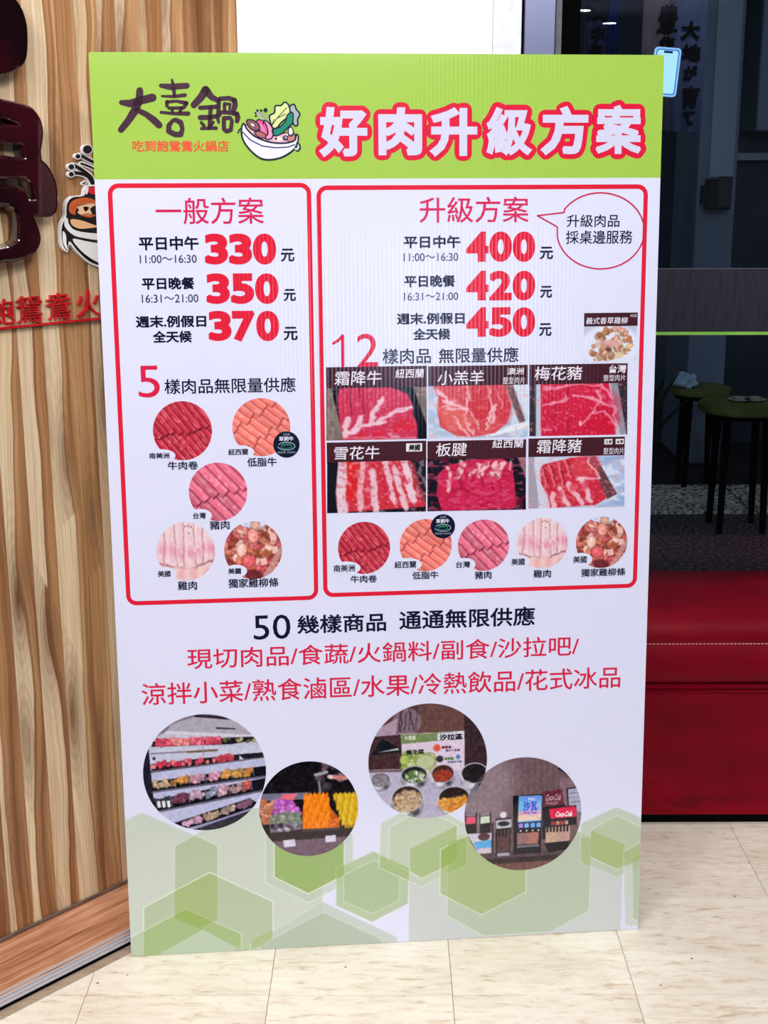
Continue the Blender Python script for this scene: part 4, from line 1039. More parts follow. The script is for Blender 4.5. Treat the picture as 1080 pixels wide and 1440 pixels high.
def ph7(im):
    f = z6(c7); im.fill((196, 202, 226)); im.ell(*f(600, 290), .85*1.0, .62, (228, 232, 248), 0, soft=8)
    im.pile(90, [f(450, 310), f(520, 190), f(570, 155), f(680, 160), f(740, 220), f(755, 310), f(690, 370), f(480, 380), f(460, 330)], [(206, 148, 120), (220, 160, 138), (196, 128, 116), (214, 172, 130), (186, 128, 84), (228, 182, 164), (168, 112, 74)], .035, .10, 4, 2.)
    im.ell(*f(610, 260), .25, .09, (222, 164, 158), .1, al=.9, soft=5); im.ell(*f(590, 305), .09, .05, (96, 60, 36), 0, al=.9, soft=3); im.ell(*f(665, 345), .12, .07, (230, 208, 160), .1, al=.9, soft=3)
cells = {}
c1 = (458.7, 544.6, 600, 619.5); c2 = (602.2, 541.5, 742, 617); c3 = (744.4, 539, 882, 613.5)
c4 = (460, 648, 599, 721.7); c5 = (601, 644, 739.4, 719); c6 = (743, 641, 878, 715); c7 = (821, 458, 895.6, 509)
tray_photo(c1, ph1, 'tray photo of marbled beef slices'); tray_photo(c2, ph2, 'tray photo of round lamb slices'); tray_photo(c3, ph3, 'tray photo of red pork collar slices')
tray_photo(c4, ph4, 'tray photo of striped fatty beef'); tray_photo(c5, ph5, 'tray photo of lean crimson beef'); tray_photo(c6, ph6, 'tray photo of pork in a white tray')
tray_photo(c7, ph7, 'photo of chicken pieces on a white plate', 110)
def bar(x0, y0, x1, y1, items):
    p = Print(); rect(p, FB, x0, y0, x1, y1, BAR, 4)
    br_ = p.build('caption_bar', board); br_['label'] = 'dark maroon caption bar with white brush script'
    for it in items:
        body, a, b, c, d = it[:5]
        if body == '[]': p = Print(); rect(p, FB, a, b, c, d, (240, 236, 236), 5); p.build('origin_label', br_); continue
        solo(br_, FB, body, a, b, c, d, it[5] if len(it) > 5 else (236, 228, 240), 6, it[6] if len(it) > 6 else .0002, .08)
bar(458.7, 515.4, 600.2, 545, [('霜降牛', 469.8, 521.5, 535.6, 541.5), ('紐西蘭', 555.6, 518.5, 595.6, 531.5)])
bar(602.2, 514, 742.2, 541.8, [('小羔羊', 614.7, 521, 680, 541), ('澳洲', 713, 517, 736, 526.8), ('整型肉片', 706.7, 530, 737.8, 539.8, (236, 228, 240), 0)])
bar(744.4, 511.8, 882.2, 539.5, [('梅花豬', 751, 515, 817.8, 534.5), ('台灣', 856, 512.8, 880, 524.6), ('整型肉片', 848, 526.7, 879, 535.7, (236, 228, 240), 0)])
bar(459.5, 621, 599.3, 648.6, [('雪花牛', 469, 627.5, 533, 646), ('[]', 571, 623.4, 593.5, 634.8), ('美國', 574.5, 624.6, 590.5, 633.6, (40, 30, 36), .0004)])
bar(601, 619, 739.7, 644.4, [('板腱', 612.4, 622.6, 655.6, 641.5), ('紐西蘭', 692, 617.6, 735.6, 629.8)])
bar(743, 615.3, 878.2, 641.3, [('霜降豬', 754, 617.6, 817, 637), ('[]', 849.8, 617.3, 861, 624.8), ('[]', 865.6, 617, 877, 624.4), ('台灣', 851.2, 618.8, 859.6, 623.6, (40, 30, 36), .0001), ('台灣', 867, 618.6, 875.6, 623.2, (40, 30, 36), .0001), ('整型肉片', 848, 629.4, 877, 638.6, (236, 228, 240), 0)])
bar(821.3, 439.8, 896.6, 458.6, [('義式香草雞柳', 823.8, 446, 882, 455.6, (236, 228, 240), .0001), ('美國', 886, 441.6, 895, 446, (210, 200, 210), 0)])

# ---- the four round photographs of the shop
def big(cx, cy, rx, ry, k, ox, oy, fn, label, n=210):
    im = Img(n, n); f = lambda x, y: ((ox+x*k-(cx-rx))/(2*rx), (oy+y*k-(cy-ry))/(2*ry)); fn(im, f)
    im.a += (im.noise(n*.6, n*.6, 5)[..., None]-.5)*16+(im.noise(n*.22, n*.22, 8)[..., None]-.5)*18
    paste_obj('round_photo', board, [paste(None, FB, im, None, 3, circle=(cx, cy, rx, ry))], label)
Z8 = .3148
def b1(im, f):
    im.fill((196, 196, 216)); im.poly([f(60, 60), f(620, 60), f(620, 190), f(180, 150), f(60, 200)], (132, 118, 130)); im.poly([f(200, 120), f(330, 80), f(560, 130), f(600, 190), f(180, 150)], (176, 170, 184))
    im.poly([f(400, 138), f(486, 146), f(486, 152), f(400, 146)], (60, 44, 50)); im.line(*f(310, 84), *f(450, 100), .012, (40, 34, 44)); im.poly([f(180, 146), f(600, 182), f(600, 194), f(170, 158)], (214, 208, 224))
    im.poly([f(100, 220), f(640, 220), f(640, 620), f(100, 620)], (190, 192, 226)); im.poly([f(60, 230), f(98, 225), f(112, 480), f(150, 560), f(60, 560)], (34, 32, 46))
    im.rect(*f(104, 222), *f(610, 290), (200, 202, 224)); im.line(*f(106, 244), *f(400, 240), .006, (120, 100, 110), .8); im.line(*f(270, 243), *f(400, 240), .009, (110, 84, 60), .9); im.line(*f(340, 215), *f(340, 265), .004, (150, 150, 170)); im.ell(*f(120, 266), .014, .014, (60, 60, 80))
    im.poly([f(120, 190), f(560, 186), f(600, 200), f(470, 216), f(110, 214)], (30, 26, 36))
    for a, b, c in ((130, 208, (206, 60, 86)), (208, 280, (236, 128, 122)), (284, 345, (222, 84, 110)), (352, 420, (210, 70, 96))): im.poly([f(a, 178), f(b, 182), f(b+2, 214), f(a, 212)], c); im.pile(14, [f(a, 180), f(b, 184), f(b, 210), f(a, 208)], [tuple(np.minimum(255, np.array(c)+30)), c], .008, .022, a, 2)
    im.pile(16, [f(430, 190), f(600, 194), f(600, 206), f(430, 204)], [(80, 90, 60), (150, 130, 80), (190, 180, 150)], .008, .018, 2, 2)
    def shelf(y0a, y0b, h, items, seed):
        im.poly([f(105, y0a), f(620, y0b), f(620, y0b+h), f(105, y0a+h)], (22, 20, 30)); im.line(*f(105, y0a+h+4), *f(620, y0b+h+4), .007, (96, 92, 110))
        for i, (a, b, c) in enumerate(items):
            ya = y0a+(y0b-y0a)*(a-105)/515; yb_ = y0a+(y0b-y0a)*(b-105)/515
            im.pile(26, [f(a+6, ya+2), f(b-4, yb_+2), f(b-8, yb_+h*.62), f(a+4, ya+h*.68)], [c, tuple(np.minimum(255, np.array(c)*1.12)), tuple(np.array(c)*.85)], .008, .022, seed+i, 1.8)
            im.line(*f(b, yb_+2), *f(b+2, yb_+h*.8), .004, (110, 110, 130))
    im.poly([f(106, 290), f(500, 262), f(500, 288), f(106, 322)], (34, 26, 34)); im.pile(70, [f(112, 286), f(480, 264), f(470, 284), f(116, 308)], [(214, 70, 96), (232, 120, 130), (200, 50, 76)], .010, .022, 9, 2); im.poly([f(495, 262), f(610, 258), f(610, 282), f(520, 284)], (26, 28, 36)); im.line(*f(106, 326), *f(610, 280), .006, (90, 84, 100))
    shelf(368, 318, 44, [(108, 190, (206, 176, 140)), (192, 272, (206, 140, 66)), (278, 345, (206, 150, 170)), (350, 415, (222, 150, 176)), (418, 462, (206, 140, 70)), (470, 515, (214, 160, 80)), (518, 560, (222, 140, 60))], 20)
    shelf(452, 372, 52, [(112, 190, (60, 56, 66)), (196, 268, (120, 60, 90)), (272, 345, (206, 170, 196)), (350, 395, (150, 160, 190)), (400, 450, (206, 160, 180)), (455, 510, (190, 150, 150)), (512, 550, (200, 90, 80))], 40)
    for a in (124, 146, 168): im.poly([f(a, 458), f(a+14, 455), f(a+18, 484), f(a+4, 488)], (232, 232, 240))
    im.poly([f(190, 560), f(540, 462), f(570, 480), f(600, 500), f(240, 590)], (22, 20, 30))
    for i, (a, b, c) in enumerate(((240, 320, (214, 160, 196)), (335, 410, (196, 166, 140)), (415, 470, (190, 160, 150)), (485, 545, (150, 100, 130)))): y = 556-(a-240)*.26; im.pile(30, [f(a, y), f(b, y-20), f(b, y-2), f(a+8, y+22)], [c, tuple(np.array(c)*.85)], .010, .022, 60+i, 2)
    im.poly([f(280, 590), f(590, 500), f(620, 620), f(280, 640)], (52, 48, 60)); im.line(*f(290, 586), *f(590, 498), .009, (150, 146, 190))
def b2(im, f):
    im.fill((20, 16, 22)); im.poly([f(590, 420), f(1040, 418), f(1040, 600), f(590, 600)], (26, 22, 28)); im.poly([f(590, 424), f(810, 426), f(800, 455), f(590, 455)], (120, 116, 140)); im.poly([f(690, 430), f(760, 430), f(740, 458), f(680, 458)], (232, 110, 130))
    im.pile(14, [f(840, 290), f(900, 290), f(990, 380), f(860, 420)], [(130, 100, 110), (90, 70, 80), (60, 50, 60)], .02, .05, 3, 2.5); im.line(*f(900, 360), *f(975, 370), .02, (206, 130, 120)); im.ell(*f(908, 362), .022, .022, (214, 210, 220)); im.line(*f(840, 350), *f(890, 340), .016, (160, 160, 170)); im.line(*f(855, 380), *f(860, 430), .01, (130, 130, 140)); im.line(*f(990, 300), *f(1010, 330), .016, (150, 60, 50))
    im.pile(60, [f(590, 460), f(650, 455), f(640, 550), f(600, 555)], [(206, 130, 96), (190, 110, 80), (220, 150, 120)], .018, .036, 4, 2)
    im.pile(110, [f(665, 462), f(735, 462), f(770, 520), f(650, 522)], [(200, 100, 206), (184, 84, 190), (216, 130, 220)], .016, .034, 5, 1.6)
    im.pile(80, [f(650, 520), f(765, 520), f(770, 560), f(640, 556)], [(140, 150, 130), (120, 130, 116), (160, 166, 150)], .018, .036, 6, 1.6)
    im.poly([f(630, 562), f(770, 558), f(775, 590), f(635, 604)], (120, 110, 130)); im.pile(16, [f(640, 570), f(765, 565), f(765, 590), f(640, 595)], [(50, 30, 50), (90, 70, 90), (170, 166, 180)], .014, .03, 7, 1.6)
    im.poly([f(790, 445), f(890, 440), f(905, 500), f(945, 550), f(945, 590), f(780, 590), f(778, 520)], (214, 104, 20))
    for r in range(7):
        for i in range(11): x = 792+i*9.6+(r % 2)*4+r*1.2*(i-4)*.22; y = 446+r*21; im.ell(*f(x, y), .015, .04, ((250, 136, 24), (240, 120, 16), (255, 152, 44))[(i+r) % 3], .25*(-1)**i, al=1)
    im.pile(20, [f(905, 515), f(945, 545), f(945, 585), f(900, 585)], [(244, 120, 30), (224, 100, 20)], .014, .034, 8, 2.5)
    im.poly([f(915, 440), f(1040, 440), f(1040, 600), f(970, 600), f(950, 540)], (170, 130, 20))
    for r in range(6):
        for i in range(11): im.ell(*f(926+i*10+r*6+(r % 2)*4, 450+r*23), .015, .04, ((226, 184, 40), (206, 160, 30), (236, 196, 60))[(i+r) % 3], .2*(-1)**i)
    im.poly([f(590, 600), f(1040, 592), f(1040, 640), f(600, 642)], (44, 30, 36)); im.poly([f(600, 640), f(1040, 630), f(1040, 720), f(640, 720)], (112, 88, 104)); im.poly([f(775, 590), f(945, 590), f(945, 600), f(775, 602)], (70, 60, 66))
    im.poly([f(690, 636), f(742, 632), f(746, 664), f(694, 668)], (214, 210, 232)); im.poly([f(880, 624), f(926, 622), f(926, 652), f(880, 654)], (214, 214, 236))
def bowl(im, f, cx, cy, rx, ry, inner, pal, seed):
    ax, ay = f(cx, cy); k = f(cx+rx, cy)[0]-ax; k2 = f(cx, cy+ry)[1]-ay
    im.ell(ax, ay+k2*.55, k*1.02, k2*1.1, (150, 148, 160)); im.ell(ax-k*.3, ay+k2*1.1, k*.35, k2*.28, (226, 226, 240), soft=5); im.ell(ax+k*.5, ay+k2*1.0, k*.25, k2*.3, (70, 66, 78), soft=5)
    im.ell(ax, ay, k, k2, (196, 192, 204)); im.ell(ax, ay, k*.92, k2*.9, inner)
    if pal: im.pile(70, [(ax-k*.72, ay+k2*.1), (ax-k*.4, ay-k2*.25), (ax+k*.4, ay-k2*.25), (ax+k*.72, ay+k2*.1), (ax+k*.4, ay+k2*.7), (ax-k*.4, ay+k2*.7)], pal, .010, .024, seed, 2.5)
def b3(im, f):
    im.fill((92, 62, 62)); im.poly([f(50, 160), f(320, 165), f(320, 330), f(50, 330)], (70, 46, 50)); im.poly([f(285, 30), f(600, 30), f(600, 330), f(285, 170)], (104, 72, 68)); im.poly([f(485, 60), f(600, 160), f(600, 330), f(485, 330)], (60, 42, 48))
    im.ell(*f(230, 110), .12, .12, (132, 108, 120)); 
    for i in range(6): im.line(*f(200+i*14, 60), *f(190+i*16, 150), .005, (60, 44, 56), .9, .05, i)
    im.poly([f(110, 130), f(190, 90), f(180, 160), f(310, 158), f(60, 170)], (176, 150, 170)); im.poly([f(70, 250), f(120, 180), f(200, 225), f(200, 240)], (24, 24, 34)); im.poly([f(95, 240), f(190, 222), f(195, 232)], (170, 180, 170))
    im.poly([f(50, 315), f(600, 320), f(600, 560), f(50, 560)], (186, 180, 206)); im.line(*f(60, 322), *f(600, 330), .01, (120, 90, 92))
    im.poly([f(203, 163), f(487, 158), f(487, 335), f(212, 335)], (224, 206, 226)); im.poly([f(203, 165), f(487, 160), f(487, 192), f(204, 206)], (120, 140, 92)); im.poly([f(366, 166), f(485, 160), f(485, 192), f(366, 196)], (226, 222, 236))
    im.pile(50, [f(218, 255), f(350, 262), f(355, 320), f(216, 330)], [(186, 200, 120), (206, 214, 150), (160, 176, 90)], .02, .05, 3, 2); im.ell(*f(312, 290), .085, .065, (120, 128, 90), al=.7); im.ell(*f(312, 290), .078, .058, (200, 208, 160), al=.9)
    im.ell(*f(363, 229), .032, .032, (226, 96, 66)); im.ell(*f(376, 279), .03, .03, (60, 50, 60)); im.ell(*f(458, 273), .018, .02, (90, 130, 180))
    bowl(im, f, 112, 360, 44, 32, (120, 112, 124), [(120, 112, 124), (140, 132, 140)], 1); bowl(im, f, 262, 345, 60, 40, (34, 34, 36), [(96, 130, 60), (190, 206, 170), (70, 100, 50), (220, 226, 210)], 2)
    bowl(im, f, 390, 345, 52, 42, (70, 40, 40), [(150, 60, 40), (176, 60, 40)], 3); bowl(im, f, 532, 350, 62, 48, (34, 28, 32), None, 4)
    bowl(im, f, 230, 450, 72, 60, (50, 36, 36), None, 5); im.pile(240, [f(168, 465), f(190, 430), f(230, 412), f(280, 425), f(296, 460), f(275, 500), f(200, 512)], [(206, 176, 140), (190, 156, 120), (222, 196, 164), (160, 124, 90)], .006, .016, 6, 3)
    bowl(im, f, 440, 455, 72, 52, (46, 34, 34), None, 7); im.pile(200, [f(370, 480), f(385, 462), f(440, 460), f(500, 452), f(505, 490), f(450, 520), f(390, 512)], [(240, 150, 50), (226, 130, 40), (250, 170, 80)], .007, .016, 8, 2.5)
    im.line(*f(320, 330), *f(345, 380), .012, (206, 204, 216)); im.line(*f(465, 340), *f(480, 380), .01, (206, 204, 216)); im.ell(*f(500, 400), .03, .03, (200, 196, 210), soft=6)
def b4(im, f):
    im.fill((112, 88, 94)); 
    for i in range(40): im.line(*f(490+i*14, 270), *f(490+i*14, 560), .004, (128, 104, 108) if i % 2 else (98, 76, 82), .5)
    im.ell(*f(580, 430), .22, .34, (168, 150, 160), .5, al=.6, soft=30); im.poly([f(905, 300), f(1010, 420), f(1010, 400), f(900, 330)], (40, 30, 38)); im.poly([f(910, 370), f(1010, 380), f(1010, 600), f(910, 480)], (134, 110, 120)); im.poly([f(944, 420), f(1010, 412), f(1010, 530), f(950, 500)], (176, 176, 200)); im.line(*f(944, 420), *f(950, 500), .006, (30, 26, 34)); im.line(*f(944, 420), *f(1000, 412), .005, (30, 26, 34))
    for y in (440, 460, 480): im.line(*f(955, y), *f(1000, y-3), .004, (120, 122, 150))
    im.poly([f(830, 428), f(920, 420), f(934, 490), f(836, 496)], (110, 44, 62)); im.poly([f(836, 496), f(936, 488), f(936, 640), f(836, 640)], (28, 24, 34))
    im.poly([f(560, 700), f(1010, 640), f(1010, 790), f(560, 790)], (110, 74, 72)); im.poly([f(540, 690), f(960, 690), f(930, 715), f(580, 718)], (84, 66, 74)); im.poly([f(580, 718), f(930, 712), f(920, 735), f(600, 742)], (52, 36, 42))
    for i in range(12): im.line(*f(600+i*28, 742), *f(600+i*28, 780), .004, (150, 96, 84), .6)
    for x, c in ((515, (226, 90, 120)), (578, (206, 220, 196))): im.poly([f(x-24, 508), f(x+28, 506), f(x+26, 606), f(x-22, 610)], (30, 26, 34)); im.poly([f(x-20, 526), f(x+22, 524), f(x+22, 554), f(x-20, 558)], c); im.poly([f(x-22, 508), f(x+24, 506), f(x+22, 522), f(x-20, 524)], (140, 126, 140))
    im.poly([f(498, 600), f(615, 600), f(612, 690), f(552, 692)], (206, 200, 220)); im.poly([f(528, 640), f(610, 630), f(608, 668), f(545, 672)], (90, 170, 226)); im.ell(*f(575, 616), .05, .035, (90, 50, 60)); im.line(*f(612, 560), *f(612, 690), .006, (20, 18, 24)); im.poly([f(550, 668), f(608, 666), f(606, 690), f(556, 690)], (214, 196, 212))
    im.poly([f(626, 540), f(696, 536), f(692, 706), f(628, 708)], (34, 30, 38)); im.poly([f(628, 546), f(696, 542), f(696, 580), f(628, 584)], (190, 190, 204)); im.ell(*f(662, 562), .05, .022, (30, 28, 36)); im.ell(*f(660, 522), .028, .028, (222, 218, 226)); im.poly([f(634, 590), f(690, 588), f(688, 690), f(634, 692)], (90, 60, 60)); im.poly([f(634, 694), f(690, 692), f(690, 706), f(634, 708)], (170, 166, 184)); 
    for x in (642, 658, 674): im.line(*f(x, 592), *f(x, 615), .008, (20, 18, 24))
    im.poly([f(702, 440), f(835, 438), f(830, 700), f(708, 702)], (22, 20, 30)); im.poly([f(728, 442), f(832, 444), f(828, 584), f(724, 586)], (120, 190, 240))
    im.poly([f(728, 442), f(832, 444), f(832, 466), f(728, 464)], (110, 160, 236)); im.poly([f(727, 510), f(830, 508), f(829, 540), f(726, 542)], (226, 170, 196)); im.poly([f(727, 528), f(830, 526), f(829, 552), f(726, 554)], (240, 206, 190)); im.ell(*f(790, 500), .06, .06, (200, 170, 226), al=.7, soft=8)
    im.poly([f(722, 560), f(832, 558), f(830, 588), f(722, 590)], (16, 20, 60))
    for i, x in enumerate((738, 765, 792, 818)): im.poly([f(x-10, 565), f(x+10, 564), f(x+10, 584), f(x-10, 585)], ((176, 140, 226), (130, 190, 240), (120, 180, 240), (130, 170, 236))[i]); im.ell(*f(x, 598), .008, .008, (236, 236, 240)); im.line(*f(x-5, 606), *f(x-5, 622), .007, (12, 10, 16))
    im.poly([f(722, 608), f(820, 606), f(816, 664), f(724, 664)], (176, 116, 104)); im.poly([f(722, 608), f(770, 608), f(768, 664), f(724, 664)], (150, 110, 108)); im.poly([f(720, 660), f(822, 658), f(826, 690), f(716, 690)], (30, 28, 38)); im.line(*f(726, 668), *f(818, 666), .009, (150, 146, 166), .8)
    im.poly([f(846, 500), f(985, 494), f(990, 580), f(850, 590)], (24, 20, 30)); im.poly([f(864, 506), f(975, 498), f(988, 512), f(986, 545), f(872, 550)], (232, 30, 84)); im.poly([f(872, 562), f(950, 558), f(950, 578), f(872, 582)], (120, 50, 60))
    for i, x in enumerate((885, 905, 925, 945)): im.rect(*f(x-7, 562), *f(x+6, 577), ((150, 60, 60), (190, 150, 120), (180, 60, 70), (190, 170, 130))[i])
    im.poly([f(850, 588), f(960, 584), f(958, 660), f(850, 664)], (190, 150, 140)); im.poly([f(850, 600), f(900, 598), f(898, 660), f(850, 662)], (200, 166, 140))
    for x in range(858, 960, 15): im.line(*f(x, 586), *f(x, 606), .008, (18, 14, 22))
    im.poly([f(846, 658), f(960, 652), f(950, 690), f(862, 702)], (18, 16, 24))
big(288, 1086.5, 86.5, 81.6, Z8, 180, 980, b1, 'round photo of chilled shelves with trays')
big(434.5, 1137.5, 69.5, 66.5, Z8, 180, 980, b2, 'round photo of orange and yellow vegetables', 170)
big(601.7, 1070.5, 83.4, 80.6, Z8, 500, 980, b3, 'round photo of a salad bar with steel bowls')
big(735.6, 1144.8, 82.2, 79.2, Z8, 500, 980, b4, 'round photo of drinks dispensers')
def q8(x, y): return (500+x*Z8, 980+y*Z8)
def t8(body, x0, y0, x1, y1, c, b=.0001, sh=0): a = q8(x0, y0); d_ = q8(x1, y1); solo(board, FB, body, *a, *d_, c, 5, b, sh)
t8('沙拉區', 374, 164, 478, 192, (40, 34, 44), .0005); t8('大喜鍋', 218, 172, 268, 192, (236, 240, 226)); t8('美生菜', 226, 234, 306, 258, (30, 44, 30), .0004)
t8('蘿蔓葉', 384, 218, 428, 230, (120, 40, 60), .0002); t8('義式千島醬', 402, 232, 466, 243, (90, 50, 110)); t8('胡麻醬', 396, 268, 438, 282, (90, 130, 70), .0002); t8('和風柚子醬', 410, 284, 474, 294, (60, 90, 150)); 
t8('沙瓦', 748, 466, 812, 508, (30, 90, 214), .0005); t8('Party Time', 752, 510, 808, 524, (40, 60, 190)); t8('Fanta', 772, 448, 800, 460, (240, 240, 250))
t8('Coca-Cola', 892, 510, 966, 534, (248, 236, 240), .0003, .25); t8('Coca-Cola', 846, 434, 914, 462, (206, 170, 180), .0001, .3); t8('Freestyle', 848, 464, 900, 486, (196, 150, 164), 0, .25)
# prop behind the board
prop = box('rear_strut', .40, .435, .0055, .012, .75, 1.48, noisy('grey_pvc', (150, 154, 150), (160, 164, 160), 20), board)
# ================================================================== THINGS
# ---- characters on the wood wall
GW = Frame(wallpt(0), R(47.3)); 
def wall_thing(name, label, cat, group=None):
    o = empty(name); GW.place(o); tag(o, label, cat, group); return o
def glyph3d(name, loops, parent, material, thick, out=0, bevel=.0, front=0):
    L = [[GW.st(*q, out=out) for q in lp] for lp in loops]
    me = curve_mesh(L, extrude=thick/2-bevel, bevel=bevel); me.transform(Matrix.Translation((0, -thick/2-front, 0)))
    for p in me.polygons: p.use_smooth = False
    return link(name, me, material, parent)
k7 = 100/576
def w7(x, y): return (x*k7, 130+y*k7)
def w6(x, y): return (x*.125, y*.125)
outer = [w7(*q) for q in [(-330, 100), (-100, 78), (0, 85), (110, 108), (200, 135), (245, 170), (285, 235), (303, 330), (288, 440), (284, 480), (296, 560), (330, 590), (380, 660), (412, 750), (422, 870), (400, 968), (330, 985), (232, 992), (262, 1090), (283, 1180), (258, 1258), (200, 1308), (100, 1342), (0, 1350), (-330, 1360)]]
def sm_open(lp, n=5): return [tuple(q) for q in smooth_pts(lp, n)]
holes = [[w7(*q) for q in h] for h in (
    [(-200, 190), (0, 190), (60, 205), (130, 238), (150, 268), (110, 287), (40, 285), (-200, 285)],
    [(-200, 385), (0, 385), (60, 395), (165, 402), (180, 470), (190, 548), (90, 550), (0, 538), (-200, 538)],
    [(-200, 682), (0, 682), (150, 675), (215, 700), (255, 760), (280, 850), (275, 882), (190, 888), (160, 830), (100, 790), (0, 776), (-200, 776)],
    [(-200, 892), (0, 895), (70, 912), (120, 965), (143, 1050), (143, 1170), (128, 1222), (60, 1260), (0, 1277), (-200, 1288)])]
t = wall_thing('wall_character', 'large glossy maroon raised character with rounded openings beside the hot pot emblem', 'sign letter', None)
glyph3d('letter_body', [sm_open(outer)]+[sm_open(h) for h in holes], t, M_maroon, .034, out=.022, bevel=.0055, )
M_lining = noisy('milky_acrylic_edge', (176, 166, 170), (214, 208, 212), 14, .18)
for h in holes:
    H = sm_open(h); cx_, cy_ = np.mean(H, 0); H2 = []
    for i in range(len(H)):
        p0, p1, p2 = np.array(H[i-1]), np.array(H[i]), np.array(H[(i+1) % len(H)]); tg_ = p2-p0; tg_ = tg_/max(1e-6, np.hypot(*tg_)); nn = np.array([-tg_[1], tg_[0]])
        H2.append(tuple(p1+nn*1.3))
    if abs(np.linalg.norm(np.mean(H2, 0)-np.mean(H, 0))) < 50:
        glyph3d('opening_edge', [H, H2], t, M_lining, .024, out=.022)
blob_ = [w6(*q) for q in [(-160, -160), (60, -150), (108, -10), (170, 90), (215, 200), (243, 340), (243, 560), (215, 680), (150, 745), (60, 785), (-20, 800), (-180, 760), (-200, 200)]]
t = wall_thing('wall_character', 'rounded end of a maroon raised character at the upper left picture corner', 'sign letter', None)
glyph3d('letter_body', [sm_open(blob_)], t, M_maroon, .034, out=.022, bevel=.0055, )

# ---- red characters and underline on the wood wall
def wall_char(ch, x0, y0, x1, y1, sl, label):
    t = wall_thing('wall_red_character', label, 'sign letter', 'red characters on the wood wall')
    c = bpy.data.curves.new('f', 'FONT'); c.body = ch; c.size = 1; c.extrude = .5; c.fill_mode = 'BOTH'; c.resolution_u = 3
    me = curve_to_xz(c)
    V = np.array([v.co[:] for v in me.vertices]); mn = V.min(0); mx = V.max(0)
    p00 = GW.st(x0, y1); p10 = GW.st(x1, y1-sl); p01 = GW.st(x0, y0)
    for v, q in zip(me.vertices, V):
        a = (q[0]-mn[0])/(mx[0]-mn[0]); b = (q[2]-mn[2])/(mx[2]-mn[2])
        v.co = (p00[0]+a*(p10[0]-p00[0]), -.006 if q[1] < 0 else -.0005, p00[1]+a*(p10[1]-p00[1])+b*(p01[1]-p00[1]))
    link('character_body', me, M_redac, t)
wall_char('飽', -14, 421, 18.5, 458, 3, 'red raised character cut by the left picture edge under the maroon one')
wall_char('鴛', 22, 416.5, 58.3, 455.5, 3.5, 'red raised character second from the left above the red underline')
wall_char('鴦', 64.5, 413, 99, 451, 3.5, 'red raised character third from the left above the red underline')
wall_char('火', 107, 408.5, 140, 447, 3, 'red raised fire character nearest to the board edge')
a = GW.st(-60, 469.5); b = GW.st(175, 445.5)
L = [(a[0], a[1]), (b[0], b[1]), (b[0], b[1]+.0038), (a[0], a[1]+.0038)]
me = curve_mesh([L], extrude=.0018); me.transform(Matrix.Translation((0, -.0022, 0)))
u_ = link('red_underline', me, M_redac); GW.place(u_); tag(u_, 'long thin red bar under the red characters on the wood wall', 'sign trim')
# clear acrylic backing behind the characters
a = GW.st(-60, 474); b = GW.st(160, 452); tp = GW.st(-60, -40)[1]
me = curve_mesh([[(a[0], b[1]), (b[0], b[1]), (b[0], b[1]+.004), (a[0], b[1]+.004)]], extrude=.001); me.transform(Matrix.Translation((0, -.0015, 0)))
ca = link('acrylic_rail', me, M_clear); GW.place(ca); tag(ca, 'thin clear acrylic rail just below the red underline', 'sign trim')

# ---- hot pot emblem on the wood wall, half hidden by the board
t = wall_thing('hot_pot_emblem', 'raised white and black hot pot emblem on the wood wall half hidden by the board', 'sign emblem')
k5 = 160/823.
def w5(x, y): return (x*k5, 200+y*k5)
def flat5(loops, col, d0, d1, name, sm=True, label=None):
    L = [[GW.st(*w5(*q), out=.01) for q in (smooth_pts(lp, 5) if sm else lp)] for lp in loops]
    me = curve_mesh(L, extrude=(d1-d0)/2); me.transform(Matrix.Translation((0, -(d0+d1)/2, 0))); set_col(me, col)
    o = link(name, me, M_gloss, t)
    if label: o['label'] = label
WHITEA = (246, 244, 244); BLK = (10, 8, 10)
body = [(470, 480), (480, 430), (520, 390), (600, 380), (610, 340), (640, 310), (760, 320), (860, 420), (900, 620), (880, 800), (800, 930), (720, 905), (640, 870), (560, 800), (505, 740), (490, 795), (450, 760), (436, 680), (440, 590), (470, 530)]
flat5([body], WHITEA, .002, .010, 'emblem_base')
bo = [(480, 490), (488, 440), (525, 400), (605, 388), (618, 350), (645, 320), (755, 330), (850, 420), (885, 620), (865, 790), (800, 915), (720, 892), (640, 858), (565, 790), (500, 715), (490, 785), (458, 750), (445, 680), (450, 600), (478, 540)]
flat5([bo], BLK, .010, .0105, 'emblem_outline')
flat5([[(465, 560), (478, 545), (490, 560), (495, 590), (530, 630), (600, 650), (720, 660), (860, 655), (870, 700), (720, 708), (600, 692), (530, 672), (470, 615)]], WHITEA, .0105, .011, 'bowl_rim')
flat5([[(452, 650), (462, 648), (476, 680), (478, 730), (490, 780), (470, 760), (452, 715)]], WHITEA, .0105, .011, 'bowl_handle')
flat5([[(525, 700), (620, 715), (720, 730), (860, 725), (850, 800), (790, 890), (720, 875), (640, 830), (570, 770)]], WHITEA, .0105, .011, 'bowl_body')
flat5([[(510, 560), (560, 560), (630, 580), (700, 610), (640, 622), (570, 625), (520, 600)]], (246, 190, 140), .0105, .011, 'broth', label='pale orange broth')
flat5([[(498, 460), (530, 420), (600, 400), (670, 412), (690, 440), (620, 450), (560, 470), (545, 500), (540, 525), (505, 510)]], (206, 96, 44), .0105, .011, 'mushroom_slice', label='orange brown mushroom slice')
flat5([[(550, 455), (640, 440), (690, 450), (650, 480), (660, 520), (600, 530), (560, 510), (570, 490)]], (250, 206, 164), .0105, .011, 'mushroom_slice')
flat5([[(600, 470), (620, 465), (640, 475), (615, 500)]], BLK, .011, .0114, 'detail')
flat5([[(580, 525), (640, 515), (690, 530), (640, 545)]], (200, 90, 50), .0105, .011, 'meat_slice')
